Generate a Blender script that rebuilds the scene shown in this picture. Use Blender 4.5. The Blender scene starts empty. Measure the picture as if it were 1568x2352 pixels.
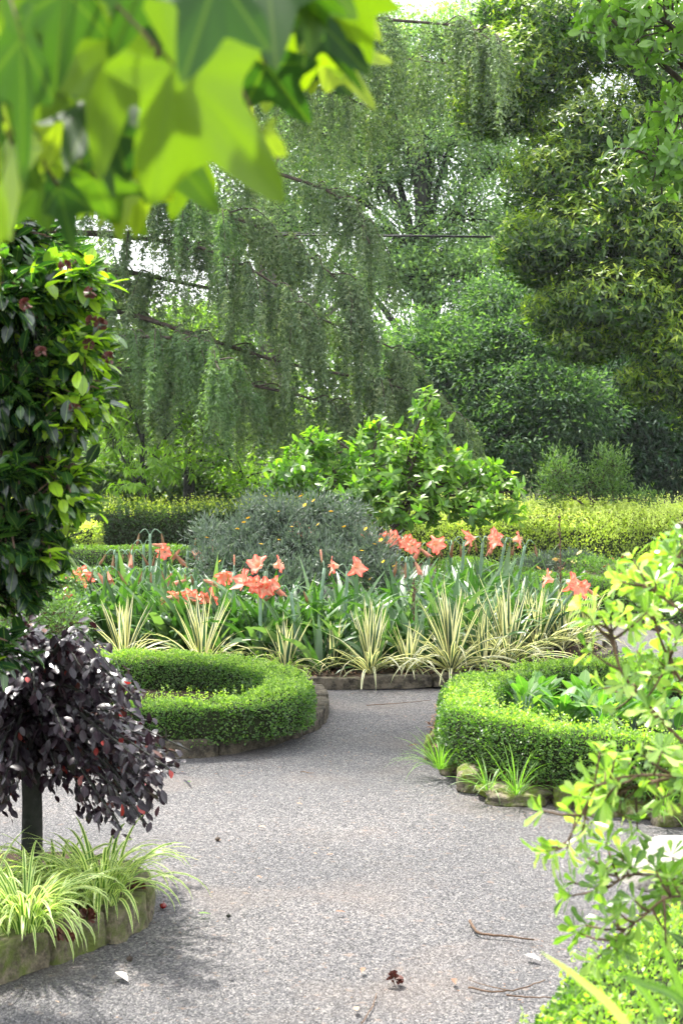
import bpy, math
import numpy as np
PI = math.pi
sc = bpy.context.scene
COL = sc.collection
R = np.random.default_rng

# ------------------------------------------------------------------ camera geometry
CH, FP = 1.9, 3920.0                       # eye height; focal length in units of a 1568 x 2352 frame
PITCH = math.atan(223 / FP)
_f = np.array([0, math.cos(PITCH), -math.sin(PITCH)]); _u = np.array([0, math.sin(PITCH), math.cos(PITCH)])
def at(X, Y, D):
    d = _f + np.array([(X - 784) / FP, 0, 0]) + _u * (-(Y - 1176) / FP)
    return np.array([0, 0, CH]) + d * (D / d[1])
def gnd(X, Y, z=0.0):
    d = _f + np.array([(X - 784) / FP, 0, 0]) + _u * (-(Y - 1176) / FP)
    return np.array([0, 0, CH]) + d * ((z - CH) / d[2])

# ------------------------------------------------------------------ materials
def nodes(name):
    m = bpy.data.materials.new(name); m.use_nodes = True
    nt = m.node_tree; nt.nodes.clear()
    return m, nt, nt.nodes.new('ShaderNodeOutputMaterial')
def ramp(nt, fac, cols, pos=None, interp='LINEAR'):
    r = nt.nodes.new('ShaderNodeValToRGB'); cr = r.color_ramp; cr.interpolation = interp
    n = len(cols); pos = pos or [i / max(1, n - 1) for i in range(n)]
    while len(cr.elements) < n: cr.elements.new(.5)
    for e, c, p in zip(cr.elements, cols, pos): e.position = p; e.color = (*c, 1)
    nt.links.new(fac, r.inputs[0]); return r.outputs[0]
def mixc(nt, fac, a, b, mode='MIX'):
    n = nt.nodes.new('ShaderNodeMix'); n.data_type = 'RGBA'; n.blend_type = mode
    for s, v in ((0, fac), (6, a), (7, b)):
        if isinstance(v, bpy.types.NodeSocket): nt.links.new(v, n.inputs[s])
        elif s == 0: n.inputs[0].default_value = v
        else: n.inputs[s].default_value = (*v, 1)
    return n.outputs[2]
def math_(nt, op, a, b=None):
    n = nt.nodes.new('ShaderNodeMath'); n.operation = op
    for i, v in enumerate((a, b)):
        if v is None: continue
        if isinstance(v, bpy.types.NodeSocket): nt.links.new(v, n.inputs[i])
        else: n.inputs[i].default_value = v
    return n.outputs[0]
def attr(nt, name):
    a = nt.nodes.new('ShaderNodeAttribute'); a.attribute_name = name; return a.outputs['Fac']
def noise(nt, scale, detail=3, co=None, rough=.5):
    n = nt.nodes.new('ShaderNodeTexNoise'); n.inputs['Scale'].default_value = scale
    n.inputs['Detail'].default_value = detail; n.inputs['Roughness'].default_value = rough
    if co is None:
        g = nt.nodes.new('ShaderNodeNewGeometry'); co = g.outputs['Position']
    nt.links.new(co, n.inputs['Vector']); return n.outputs['Fac']
def leafy(nt, out, col, trans, rough, spec=.5, tcol=(1.0, 1.25, .35), bump=None):
    p = nt.nodes.new('ShaderNodeBsdfPrincipled'); p.inputs['Roughness'].default_value = rough
    p.inputs['Specular IOR Level'].default_value = spec
    t = nt.nodes.new('ShaderNodeBsdfTranslucent')
    nt.links.new(col, p.inputs['Base Color'])
    tc = mixc(nt, 1.0, col, tcol, 'MULTIPLY')
    sc_ = nt.nodes.new('ShaderNodeVectorMath'); sc_.operation = 'SCALE'; sc_.inputs['Scale'].default_value = 2.2
    nt.links.new(tc, sc_.inputs[0]); nt.links.new(sc_.outputs[0], t.inputs['Color'])
    mx = nt.nodes.new('ShaderNodeMixShader'); mx.inputs[0].default_value = trans
    nt.links.new(p.outputs[0], mx.inputs[1]); nt.links.new(t.outputs[0], mx.inputs[2])
    if bump is not None: nt.links.new(bump, p.inputs['Normal'])
    nt.links.new(mx.outputs[0], out.inputs[0])
def leaf_mat(name, cols, pos=None, trans=.35, rough=.45, spec=.5, tcol=(1.0, 1.2, .3), rib=None):
    m, nt, o = nodes(name)
    c = ramp(nt, attr(nt, 'rnd'), cols, pos)
    if rib:
        a = math_(nt, 'ABSOLUTE', attr(nt, 'u')); f = ramp(nt, a, [(.8, .8, .8), (0, 0, 0)], [.0, .1])
        c = mixc(nt, f, c, rib)
    leafy(nt, o, c, trans, rough, spec, tcol); return m
def stripe_mat(name, green, cream, edge=.5, trans=.3):
    m, nt, o = nodes(name)
    a = math_(nt, 'ABSOLUTE', attr(nt, 'u'))
    g = ramp(nt, attr(nt, 'rnd'), [tuple(x * .75 for x in green), green])
    e = math_(nt, 'ADD', a, math_(nt, 'MULTIPLY', attr(nt, 'rnd'), .25))
    f = ramp(nt, e, [(0, 0, 0), (1, 1, 1)], [edge, edge + .12])
    leafy(nt, o, mixc(nt, f, g, cream), trans, .4, .4, (1, 1.05, .6)); return m
def solid(name, c, rough=.6, spec=.4, nz=None, c2=None, bump=0, bs=40):
    m, nt, o = nodes(name); p = nt.nodes.new('ShaderNodeBsdfPrincipled')
    p.inputs['Roughness'].default_value = rough; p.inputs['Specular IOR Level'].default_value = spec
    f = noise(nt, nz or 12, 4); c2 = c2 or tuple(x * .6 for x in c)
    nt.links.new(ramp(nt, f, [c2, c], [.35, .65]), p.inputs['Base Color'])
    if bump:
        b = nt.nodes.new('ShaderNodeBump'); b.inputs['Strength'].default_value = bump; b.inputs['Distance'].default_value = .02
        nt.links.new(noise(nt, bs, 5), b.inputs['Height']); nt.links.new(b.outputs[0], p.inputs['Normal'])
    nt.links.new(p.outputs[0], o.inputs[0]); return m
def gravel_mat():
    m, nt, o = nodes('gravel'); p = nt.nodes.new('ShaderNodeBsdfPrincipled'); p.inputs['Roughness'].default_value = .75
    p.inputs['Specular IOR Level'].default_value = .35
    g = nt.nodes.new('ShaderNodeNewGeometry'); mp = nt.nodes.new('ShaderNodeMapping'); mp.inputs['Scale'].default_value = (1, .62, 1); nt.links.new(g.outputs['Position'], mp.inputs[0]); pos = mp.outputs[0]
    wn = nt.nodes.new('ShaderNodeTexNoise'); wn.inputs['Scale'].default_value = 60; nt.links.new(pos, wn.inputs['Vector'])
    dv = nt.nodes.new('ShaderNodeVectorMath'); dv.operation = 'MULTIPLY_ADD'; dv.inputs[1].default_value = (.012,) * 3
    nt.links.new(wn.outputs['Color'], dv.inputs[0]); nt.links.new(pos, dv.inputs[2])
    v = nt.nodes.new('ShaderNodeTexVoronoi'); v.inputs['Scale'].default_value = 185; nt.links.new(dv.outputs[0], v.inputs['Vector'])
    sep = nt.nodes.new('ShaderNodeSeparateColor'); nt.links.new(v.outputs['Color'], sep.inputs[0])
    c = ramp(nt, sep.outputs[0], [(.015, .015, .016), (.037, .036, .039), (.065, .063, .067), (.1, .096, .097), (.17, .162, .156)], [0, .25, .5, .8, 1])
    v2 = nt.nodes.new('ShaderNodeTexVoronoi'); v2.inputs['Scale'].default_value = 95; nt.links.new(dv.outputs[0], v2.inputs['Vector'])
    s2 = nt.nodes.new('ShaderNodeSeparateColor'); nt.links.new(v2.outputs['Color'], s2.inputs[0])
    c = mixc(nt, .55, c, ramp(nt, s2.outputs[1], [(.6, .6, .62), (1, 1, 1.02), (1.35, 1.3, 1.27)], [0, .5, 1]), 'MULTIPLY')
    # fine litter dust, brownish patches, worn pale patches
    c = mixc(nt, ramp(nt, noise(nt, 1.4, 5), [(0, 0, 0), (.45,) * 3], [.52, .75]), c, (.12, .095, .08))
    c = mixc(nt, ramp(nt, noise(nt, 22, 4), [(0, 0, 0), (.5,) * 3], [.62, .72]), c, (.17, .125, .1))
    c = mixc(nt, ramp(nt, noise(nt, .6, 3), [(0, 0, 0), (.85,) * 3], [.4, .68]), c, mixc(nt, 1, c, (1.5, 1.45, 1.4), 'MULTIPLY'))
    nt.links.new(c, p.inputs['Base Color'])
    b = nt.nodes.new('ShaderNodeBump'); b.inputs['Strength'].default_value = .8; b.inputs['Distance'].default_value = .006; b.invert = True
    nt.links.new(v.outputs['Distance'], b.inputs['Height']); nt.links.new(b.outputs[0], p.inputs['Normal'])
    nt.links.new(p.outputs[0], o.inputs[0]); return m
def stone_mat(name, c1, c2, moss=(.11, .14, .03), m0=.45, m1=.6):
    m, nt, o = nodes(name); p = nt.nodes.new('ShaderNodeBsdfPrincipled'); p.inputs['Roughness'].default_value = .9
    p.inputs['Specular IOR Level'].default_value = .2
    c = ramp(nt, noise(nt, 14, 8, rough=.75), [tuple(x * .45 for x in c2), c2, c1, tuple(min(1, x * 1.35) for x in c1)], [.3, .42, .56, .72])
    c = mixc(nt, ramp(nt, noise(nt, 120, 4), [(.5,) * 3, (1.25,) * 3]), (0, 0, 0), c)
    c = mixc(nt, ramp(nt, noise(nt, 6, 7, rough=.72), [(0,) * 3, (1,) * 3], [m0, m1]), c, moss)
    nt.links.new(c, p.inputs['Base Color'])
    b = nt.nodes.new('ShaderNodeBump'); b.inputs['Strength'].default_value = 1; b.inputs['Distance'].default_value = .02
    nt.links.new(noise(nt, 45, 7, rough=.7), b.inputs['Height']); nt.links.new(b.outputs[0], p.inputs['Normal'])
    nt.links.new(p.outputs[0], o.inputs[0]); return m
def petal_mat(name, outer, inner, trans=.3, vein=(.75, .1, .07)):
    m, nt, o = nodes(name)
    c = ramp(nt, attr(nt, 'v'), [inner, mix3(inner, outer, .15), mix3(inner, outer, .7), outer], [0, .35, .6, .95])
    a = math_(nt, 'ABSOLUTE', attr(nt, 'u'))
    c = mixc(nt, ramp(nt, a, [(.75,) * 3, (0,) * 3], [.05, .4]), c, mix3(inner, outer, .25))
    c = mixc(nt, math_(nt, 'MULTIPLY', attr(nt, 'rnd'), .35), c, vein)
    leafy(nt, o, c, trans, .5, .3, (.55, .4, .4)); return m
def mix3(a, b, t): return tuple(x * (1 - t) + y * t for x, y in zip(a, b))

M = {}
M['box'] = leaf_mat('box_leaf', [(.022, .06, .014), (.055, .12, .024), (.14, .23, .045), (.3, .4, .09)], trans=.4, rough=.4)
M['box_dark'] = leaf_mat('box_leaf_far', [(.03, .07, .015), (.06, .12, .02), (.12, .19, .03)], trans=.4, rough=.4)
M['gold'] = leaf_mat('golden_privet_leaf', [(.07, .1, .02), (.17, .22, .04), (.38, .42, .1), (.62, .62, .3)], trans=.45, rough=.45)
M['privet'] = leaf_mat('privet_leaf', [(.01, .028, .008), (.022, .055, .012), (.1, .16, .02), (.4, .45, .05)], [0, .5, .78, 1], trans=.3)  # ramp keeps the face shade-dark and the top sunlit in leaf colour
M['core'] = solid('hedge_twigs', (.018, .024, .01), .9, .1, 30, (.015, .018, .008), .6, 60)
M['bark'] = solid('bark', (.09, .07, .055), .9, .2, 14, (.04, .032, .026), .8, 30)
M['bark_dark'] = solid('dark_bark', (.035, .036, .03), .85, .2, 14, (.015, .018, .014), .6, 40)
M['bark_grey'] = solid('grey_bark', (.2, .185, .165), .9, .2, 10, (.1, .09, .08), .7, 30)
M['twig'] = solid('twig', (.13, .08, .05), .8, .2, 30, (.07, .045, .03))
M['camellia'] = leaf_mat('camellia_leaf', [(.006, .02, .009), (.014, .042, .014), (.05, .12, .016), (.28, .42, .03)], [0, .42, .72, 1], trans=.38, rough=.22, spec=.6, rib=(.12, .2, .04))
M['purple'] = leaf_mat('purple_leaf', [(.006, .004, .008), (.012, .007, .013), (.02, .01, .015), (.09, .028, .014), (.3, .03, .025)], [0, .4, .88, .95, 1], trans=.12, rough=.32, spec=.42, tcol=(1.6, .5, .4), rib=(.05, .03, .045))
M['cedar'] = leaf_mat('cedar_needle', [(.05, .085, .048), (.1, .15, .08), (.17, .23, .12), (.26, .29, .17)], trans=.25, rough=.6, spec=.3)
M['cedar_light'] = leaf_mat('cedar_needle_new', [(.05, .095, .045), (.1, .165, .075), (.16, .24, .11)], trans=.3, rough=.6, spec=.3)
M['ash'] = leaf_mat('ash_leaf', [(.06, .11, .065), (.11, .175, .1), (.18, .26, .14), (.27, .35, .17)], trans=.45, rough=.5)
M['dark'] = leaf_mat('dark_evergreen_leaf', [(.014, .036, .022), (.028, .062, .036), (.06, .115, .055)], trans=.25, rough=.65, spec=.2)
M['bluegreen'] = leaf_mat('feathery_leaf', [(.025, .055, .035), (.05, .095, .058), (.09, .155, .085), (.15, .22, .11)], trans=.4, rough=.6, spec=.2)
M['lauro'] = leaf_mat('whorled_leaf', [(.012, .034, .01), (.036, .078, .016), (.14, .21, .03), (.4, .46, .06)], [0, .38, .66, .95], trans=.42, rough=.35, spec=.4, tcol=(.9, 1.2, .25))  # upper tones paint sunlit olive and yellow edges into the leaves
M['bright'] = leaf_mat('bright_tree_leaf', [(.05, .11, .025), (.1, .19, .04), (.18, .29, .07)], trans=.4, rough=.3)
M['persim'] = leaf_mat('broad_shrub_leaf', [(.03, .085, .015), (.06, .14, .02), (.12, .22, .03), (.2, .3, .04)], trans=.4, rough=.38, rib=(.16, .24, .06))
M['grey'] = leaf_mat('grey_green_leaf', [(.03, .05, .037), (.06, .088, .066), (.11, .145, .11)], trans=.2, rough=.6, tcol=(1, 1.1, .7))
M['wood'] = leaf_mat('woodland_leaf', [(.03, .06, .02), (.06, .11, .03), (.11, .18, .04), (.2, .26, .05)], trans=.45)
M['peach'] = leaf_mat('long_leaf', [(.08, .16, .02), (.16, .27, .03), (.25, .38, .05)], trans=.5)
M['straw'] = leaf_mat('strap_leaf', [(.018, .055, .014), (.036, .095, .022), (.065, .14, .036), (.12, .19, .1)], trans=.28, rough=.4, tcol=(.95, 1.1, .3))  # palest tone paints a greyish sheen into some of the leaves
M['yucca'] = stripe_mat('yucca_stripe', (.03, .08, .045), (.64, .6, .36), .55)
M['lirio'] = stripe_mat('liriope_stripe', (.085, .2, .02), (.55, .62, .26), .55, .35)
M['grass'] = leaf_mat('grass_blade', [(.07, .15, .02), (.14, .25, .05)], trans=.4)
M['azalea'] = leaf_mat('fresh_shrub_leaf', [(.05, .11, .02), (.11, .2, .035), (.22, .33, .07), (.5, .56, .2)], trans=.36, rough=.28, spec=.55, rib=(.3, .45, .1))
M['copper'] = leaf_mat('copper_new_leaf', [(.4, .3, .06), (.6, .28, .1), (.65, .42, .22)], trans=.45, rough=.35, tcol=(1.1, .7, .4))
M['maple'] = leaf_mat('lobed_leaf', [(.012, .04, .012), (.03, .075, .012), (.08, .14, .01), (.13, .2, .012), (.26, .34, .05)], trans=.42, rough=.6, spec=.3, tcol=(1.05, 1.1, .16), rib=(.07, .125, .015))
M['salvia'] = leaf_mat('broad_basal_leaf', [(.06, .16, .03), (.11, .24, .05), (.2, .33, .09)], trans=.35, rough=.4, rib=(.25, .38, .14))
M['rosebush'] = leaf_mat('small_shrub_leaf', [(.04, .09, .025), (.09, .16, .045), (.17, .26, .09)], trans=.35, rough=.4)
M['stalk'] = solid('flower_stalk', (.16, .26, .17), .5, .4, 20, (.12, .2, .12))
M['petal'] = petal_mat('amaryllis_petal', (.82, .12, .085), (.9, .74, .52))
M['wilt'] = petal_mat('wilted_petal', (.62, .22, .16), (.55, .33, .2), .3, (.25, .09, .05))
M['brownpetal'] = petal_mat('dried_petal', (.25, .1, .05), (.3, .2, .1), .2, (.1, .04, .02))
M['yellow'] = petal_mat('yellow_petal', (.8, .6, .02), (.75, .5, .02), .2, (.8, .5, .02))
M['cream'] = petal_mat('cream_petal', (.85, .82, .4), (.8, .6, .1), .2, (.85, .8, .4))
M['crimson'] = petal_mat('crimson_petal', (.32, .015, .03), (.3, .02, .04), .2, (.25, .01, .02))
M['camred'] = petal_mat('spent_camellia', (.1, .022, .016), (.06, .03, .02), .1, (.06, .02, .012))
M['gravel'] = gravel_mat()
M['soil'] = solid('mulch_soil', (.07, .048, .034), .95, .1, 25, (.025, .018, .013), 1, 70)
M['turf'] = solid('garden_ground', (.06, .08, .03), .95, .1, 3, (.035, .035, .018), 1, 50)
M['stone'] = stone_mat('mossy_sandstone', (.24, .2, .14), (.1, .085, .06), (.11, .14, .03))
M['kerb'] = stone_mat('weathered_edging', (.13, .11, .08), (.04, .035, .026), (.1, .11, .04), .58, .75)
M['rock'] = stone_mat('mossy_rock', (.3, .25, .18), (.1, .09, .065), (.12, .16, .02), .45, .58)
M['pale'] = stone_mat('pale_boulder', (.55, .52, .46), (.36, .33, .28), (.4, .38, .28), .66, .85)
M['iron'] = solid('black_cable', (.012, .012, .014), .5, .4)
M['dry'] = leaf_mat('dry_leaf', [(.1, .045, .025), (.22, .11, .06), (.38, .26, .16)], trans=.15, rough=.6, tcol=(1, .7, .4))
M['pale_leaf'] = solid('bleached_leaf', (.6, .55, .47), .6, .3)
M['cherry'] = solid('red_berry', (.25, .015, .015), .3, .5)

# ------------------------------------------------------------------ mesh accumulator
class MB:
    def __init__(s): s.V, s.F, s.A, s.n = [], [], [[], [], []], 0
    def add(s, V, F, rnd=0., u=0., v=0.):
        V = np.asarray(V, float).reshape(-1, 3); s.V.append(V)
        for f in (F if isinstance(F, list) else [F]):
            f = np.asarray(f, np.int64)
            if f.size: s.F.append(f + s.n)
        for k, a in enumerate((rnd, u, v)): s.A[k].append(np.broadcast_to(np.asarray(a, float), (len(V),)))
        s.n += len(V); return s
    def mesh(s, name, mat, smooth=True):
        me = bpy.data.meshes.new(name); V = np.concatenate(s.V)
        me.vertices.add(len(V)); me.vertices.foreach_set('co', V.astype(np.float32).ravel())
        li = np.concatenate([f.ravel() for f in s.F]); tot = np.concatenate([np.full(len(f), f.shape[1]) for f in s.F])
        st = np.concatenate([[0], np.cumsum(tot)[:-1]])
        me.loops.add(len(li)); me.loops.foreach_set('vertex_index', li.astype(np.int32))
        me.polygons.add(len(tot)); me.polygons.foreach_set('loop_start', st.astype(np.int32))
        me.polygons.foreach_set('use_smooth', np.full(len(tot), smooth))
        for k, nm in enumerate(('rnd', 'u', 'v')):
            a = me.attributes.new(nm, 'FLOAT', 'POINT'); a.data.foreach_set('value', np.concatenate(s.A[k]).astype(np.float32))
        me.materials.append(M[mat]); me.update(calc_edges=True); return me
    def build(s, name, mat, parent=None, smooth=True):
        return link(name, s.mesh(name, mat, smooth), parent)
def link(name, me, parent=None):
    o = bpy.data.objects.new(name, me); COL.objects.link(o)
    if parent is not None: o.parent = parent
    return o
def tag(o, label=None, cat=None, group=None, kind=None):
    for k, v in (('label', label), ('category', cat), ('group', group), ('kind', kind)):
        if v: o[k] = v
    return o
def thing(name, label, cat, loc=(0, 0, 0), group=None, rz=0):
    o = bpy.data.objects.new(name, None); COL.objects.link(o); o.location = [float(c) for c in loc]; o.rotation_euler[2] = rz
    o.empty_display_size = .1
    return tag(o, label, cat, group)
def struct(mb, name, mat): return tag(mb.build(name, mat, None, False), None, None, None, 'structure')

# ------------------------------------------------------------------ shape helpers
def unit(a): return a / np.maximum(np.linalg.norm(a, axis=-1, keepdims=True), 1e-9)
def rdir(r, n): return unit(r.normal(size=(n, 3)))
def wob(P, fr, seed):
    r = R(seed); o = 0
    for k in range(5):
        w = r.normal(size=3) * fr * (1 + .5 * k); o = o + np.sin(P @ w + r.uniform(0, 6.28)) / (1 + .5 * k)
    return o / 2.4
T_DIAM = (np.array([(0, 0, 0), (-.5, .45, .1), (0, 1, 0), (.5, .45, .1)]), [[(0, 3, 2, 1)]])
T_FOLD = (np.array([(0, 0, 0), (.5, .42, .14), (0, 1, -.12), (-.5, .42, .14), (0, .5, 0)]), [[(0, 1, 4), (1, 2, 4), (0, 4, 3), (4, 2, 3)]])
def _leaf(ws=(0, .34, .5, .36, 0), ys=(0, .22, .5, .78, 1), fold=.22, curl=.35):
    V, F3, F4 = [(0, 0, 0)], [], []
    for w, y in zip(ws[1:-1], ys[1:-1]):
        z = -curl * y * y
        V += [(-w, y, z + fold * w), (0, y, z), (w, y, z + fold * w)]
    V.append((0, 1, -curl)); n = len(ws) - 2
    F3 += [(0, 2, 1), (0, 3, 2)]
    for k in range(n - 1):
        a = 1 + 3 * k; F4 += [(a, a + 1, a + 4, a + 3), (a + 1, a + 2, a + 5, a + 4)]
    a = 1 + 3 * (n - 1); t = len(V) - 1; F3 += [(a, a + 1, t), (a + 1, a + 2, t)]
    return np.array(V), [F3, F4]
T_LEAF = _leaf()
T_SPOON = _leaf((0, .2, .42, .5, 0), (0, .3, .6, .84, 1), .2, .25)
T_LANCE = _leaf((0, .4, .5, .3, 0), (0, .18, .42, .72, 1), .2, .5)
def _star():
    lob = [(-132, .5), (-100, .4), (-66, .82), (-34, .5), (0, 1.0), (34, .5), (66, .82), (100, .4), (132, .5)]
    V = [(0, 0, 0)]
    out = []
    for i, (a, r_) in enumerate(lob):
        t = math.radians(a)
        if i % 2 == 0:
            for da, rr in ((-19, .62 * r_ + .04), (-13, .74 * r_ + .02), (-6, .9 * r_), (0, r_), (6, .9 * r_), (13, .74 * r_ + .02), (19, .62 * r_ + .04)):
                tt = math.radians(a + da); out.append((math.sin(tt) * rr, math.cos(tt) * rr))
        else: out.append((math.sin(t) * r_, math.cos(t) * r_))
    # start at the petiole notch
    V += [(x, y + .05, -.3 * (x * x + y * y) + .07 * math.sin(7 * x + 2 * y) + .1 * x * y) for x, y in out]
    n = len(out)
    return np.array(V), [[(0, i + 2, i + 1) for i in range(n - 1)]]
T_STAR = _star()
STAR_U = np.array([0.] + sum([([.8, .55, .3, 0., .3, .55, .8] if i % 2 == 0 else [1.]) for i in range(9)], []))
def scatter(mb, tpl, P, D, N, L, W, rnd):
    P = np.asarray(P, float); n = len(P)
    if n == 0: return
    D = unit(np.broadcast_to(D, (n, 3))); S = unit(np.cross(D, N)); Nn = np.cross(S, D)
    L = np.broadcast_to(L, (n,)); W = np.broadcast_to(W, (n,))
    T, F = tpl; k = len(T)
    V = (P[:, None] + S[:, None] * (T[None, :, 0:1] * W[:, None, None]) + D[:, None] * (T[None, :, 1:2] * L[:, None, None])
         + Nn[:, None] * (T[None, :, 2:3] * (W[:, None, None] if tpl is not T_LEAF and tpl is not T_LANCE and tpl is not T_SPOON else .5 * (W + L)[:, None, None] * .6)))
    off = (np.arange(n) * k)[:, None, None]
    FF = [(np.array(f)[None] + off).reshape(-1, np.array(f).shape[1]) for f in F if len(f)]
    u = np.tile(STAR_U if tpl is T_STAR else T[:, 0] * 2, n); v = np.tile(T[:, 1], n)
    mb.add(V.reshape(-1, 3), FF, np.repeat(np.broadcast_to(rnd, (n,)), k), u, v)
def smooth_poly(P, per=10):
    P = np.asarray(P, float); Q = np.vstack([2 * P[0] - P[1], P, 2 * P[-1] - P[-2]]); out = []
    for i in range(len(P) - 1):
        a, b, c, d = Q[i:i + 4]
        for t in np.linspace(0, 1, per, endpoint=False):
            out.append(.5 * (2 * b + (c - a) * t + (2 * a - 5 * b + 4 * c - d) * t * t + (3 * b - a - 3 * c + d) * t ** 3))
    out.append(P[-1]); return np.array(out)
def tube(mb, P, rad, sides=6, rnd=0.):
    P = np.asarray(P, float); n = len(P)
    rad = np.interp(np.linspace(0, 1, n), np.linspace(0, 1, len(np.atleast_1d(rad))), np.atleast_1d(rad))
    T = unit(np.gradient(P, axis=0)); ref = np.array([0, 0, 1.]) if abs(T[0][2]) < .8 else np.array([1., 0, 0])
    S = unit(np.cross(T, ref)); B = np.cross(S, T)
    a = np.linspace(0, 2 * PI, sides, endpoint=False)
    V = P[:, None] + rad[:, None, None] * (np.cos(a)[None, :, None] * S[:, None] + np.sin(a)[None, :, None] * B[:, None])
    i = np.arange(n - 1)[:, None] * sides; j = np.arange(sides)[None]; j2 = (j + 1) % sides
    F = np.stack([i + j, i + j2, i + sides + j2, i + sides + j], -1).reshape(-1, 4)
    mb.add(V.reshape(-1, 3), [F, np.array([list(range(sides))[::-1]]), np.array([[(n - 1) * sides + q for q in range(sides)]])], rnd)
def straps(mb, r, base, n, L, W, elev, bend, seg=6, spread=.03, az=None, fold=.15, wprof=None, rnd=None, twist=.3):
    """n arching ribbons; L, W, elev, bend are (lo, hi)"""
    L = r.uniform(*L, n); W = r.uniform(*W, n); e = np.radians(r.uniform(*elev, n)); b = np.radians(r.uniform(*bend, n))
    A = r.uniform(0, 2 * PI, n) if az is None else np.broadcast_to(az, (n,)) + r.normal(0, .15, n)
    h = np.stack([np.cos(A), np.sin(A), 0 * A], -1); up = np.array([0, 0, 1.])
    p = np.asarray(base, float) + h * r.uniform(0, spread, n)[:, None]
    wp = wprof or (lambda t: np.clip(1.05 * (1 - t ** 3.2), .04, 1) * (.55 + .9 * min(t * 2, .5)))
    Tw = r.normal(0, twist, n); rows = []
    for k in range(seg + 1):
        t = k / seg; ang = e - b * t ** 1.4
        d = h * np.cos(ang)[:, None] + up * np.sin(ang)[:, None]
        s0 = np.cross(d, up); s0 = unit(s0); nn = np.cross(s0, d)
        s = s0 * np.cos(Tw * t)[:, None] + nn * np.sin(Tw * t)[:, None]; nn = np.cross(s, d)
        w = (W * wp(t) * .5)[:, None]
        rows.append(np.stack([p - s * w + nn * w * fold * 2, p, p + s * w + nn * w * fold * 2], 1))
        p = p + d * (L / seg)[:, None]
    V = np.stack(rows, 1).reshape(-1, 3); m = (seg + 1) * 3
    q = []
    for k in range(seg):
        a = k * 3; q += [(a, a + 1, a + 4, a + 3), (a + 1, a + 2, a + 5, a + 4)]
    F = (np.array(q)[None] + (np.arange(n) * m)[:, None, None]).reshape(-1, 4)
    rn = r.uniform(0, 1, n) if rnd is None else rnd(n)
    mb.add(V, F, np.repeat(rn, m), np.tile(np.tile([-1., 0, 1.], seg + 1), n), np.tile(np.repeat(np.linspace(0, 1, seg + 1), 3), n))
def box_mb(mb, c, s, rz=0, jit=0, r=None, bev=.012):
    """bevelled block (chamfered), optional irregular corners"""
    x, y, z = np.array(s) / 2; b = bev; V = []
    for sz in (-1, 1):
        for k, (ix, iy) in enumerate([(-x, -y), (x, -y), (x, y), (-x, y)]):
            pass
    P = []
    for zz, ins in ((-z, 0), (z - b, 0), (z, b)):
        for (ix, iy) in [(-x + ins + b, -y + ins), (x - ins - b, -y + ins), (x - ins, -y + ins + b), (x - ins, y - ins - b), (x - ins - b, y - ins), (-x + ins + b, y - ins), (-x + ins, y - ins - b), (-x + ins, -y + ins + b)]:
            P.append((ix, iy, zz))
    P = np.array(P)
    if jit and r is not None: P = P + r.normal(0, jit, P.shape)
    cs, sn = math.cos(rz), math.sin(rz); Q = P.copy(); Q[:, 0] = P[:, 0] * cs - P[:, 1] * sn; Q[:, 1] = P[:, 0] * sn + P[:, 1] * cs
    F = []
    for l in range(2):
        for k in range(8): F.append((l * 8 + k, l * 8 + (k + 1) % 8, l * 8 + 8 + (k + 1) % 8, l * 8 + 8 + k))
    mb.add(Q + np.array(c), [np.array(F), np.array([list(range(16, 24)), list(range(8))[::-1]])])
def ico(sub=3):
    import bmesh
    bm = bmesh.new(); bmesh.ops.create_icosphere(bm, subdivisions=sub, radius=1)
    V = np.array([v.co[:] for v in bm.verts]); F = np.array([[v.index for v in f.verts] for f in bm.faces]); bm.free(); return V, F
ICO3, ICO2 = ico(4), ico(2)
def rock_mesh(mb, c, s, seed, rz=0, rough=.2, src=ICO3):
    V, F = src; V = V.copy(); P = np.sign(V) * np.abs(V) ** .75
    P = P * (1 + rough * wob(V, 1.6, seed) + rough * .45 * wob(V, 5, seed + 1) + rough * .2 * wob(V, 12, seed + 2))[:, None] * np.array(s)
    cs, sn = math.cos(rz), math.sin(rz)
    Q = np.stack([P[:, 0] * cs - P[:, 1] * sn, P[:, 0] * sn + P[:, 1] * cs, P[:, 2]], -1) + np.array(c)
    mb.add(Q, F)

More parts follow.
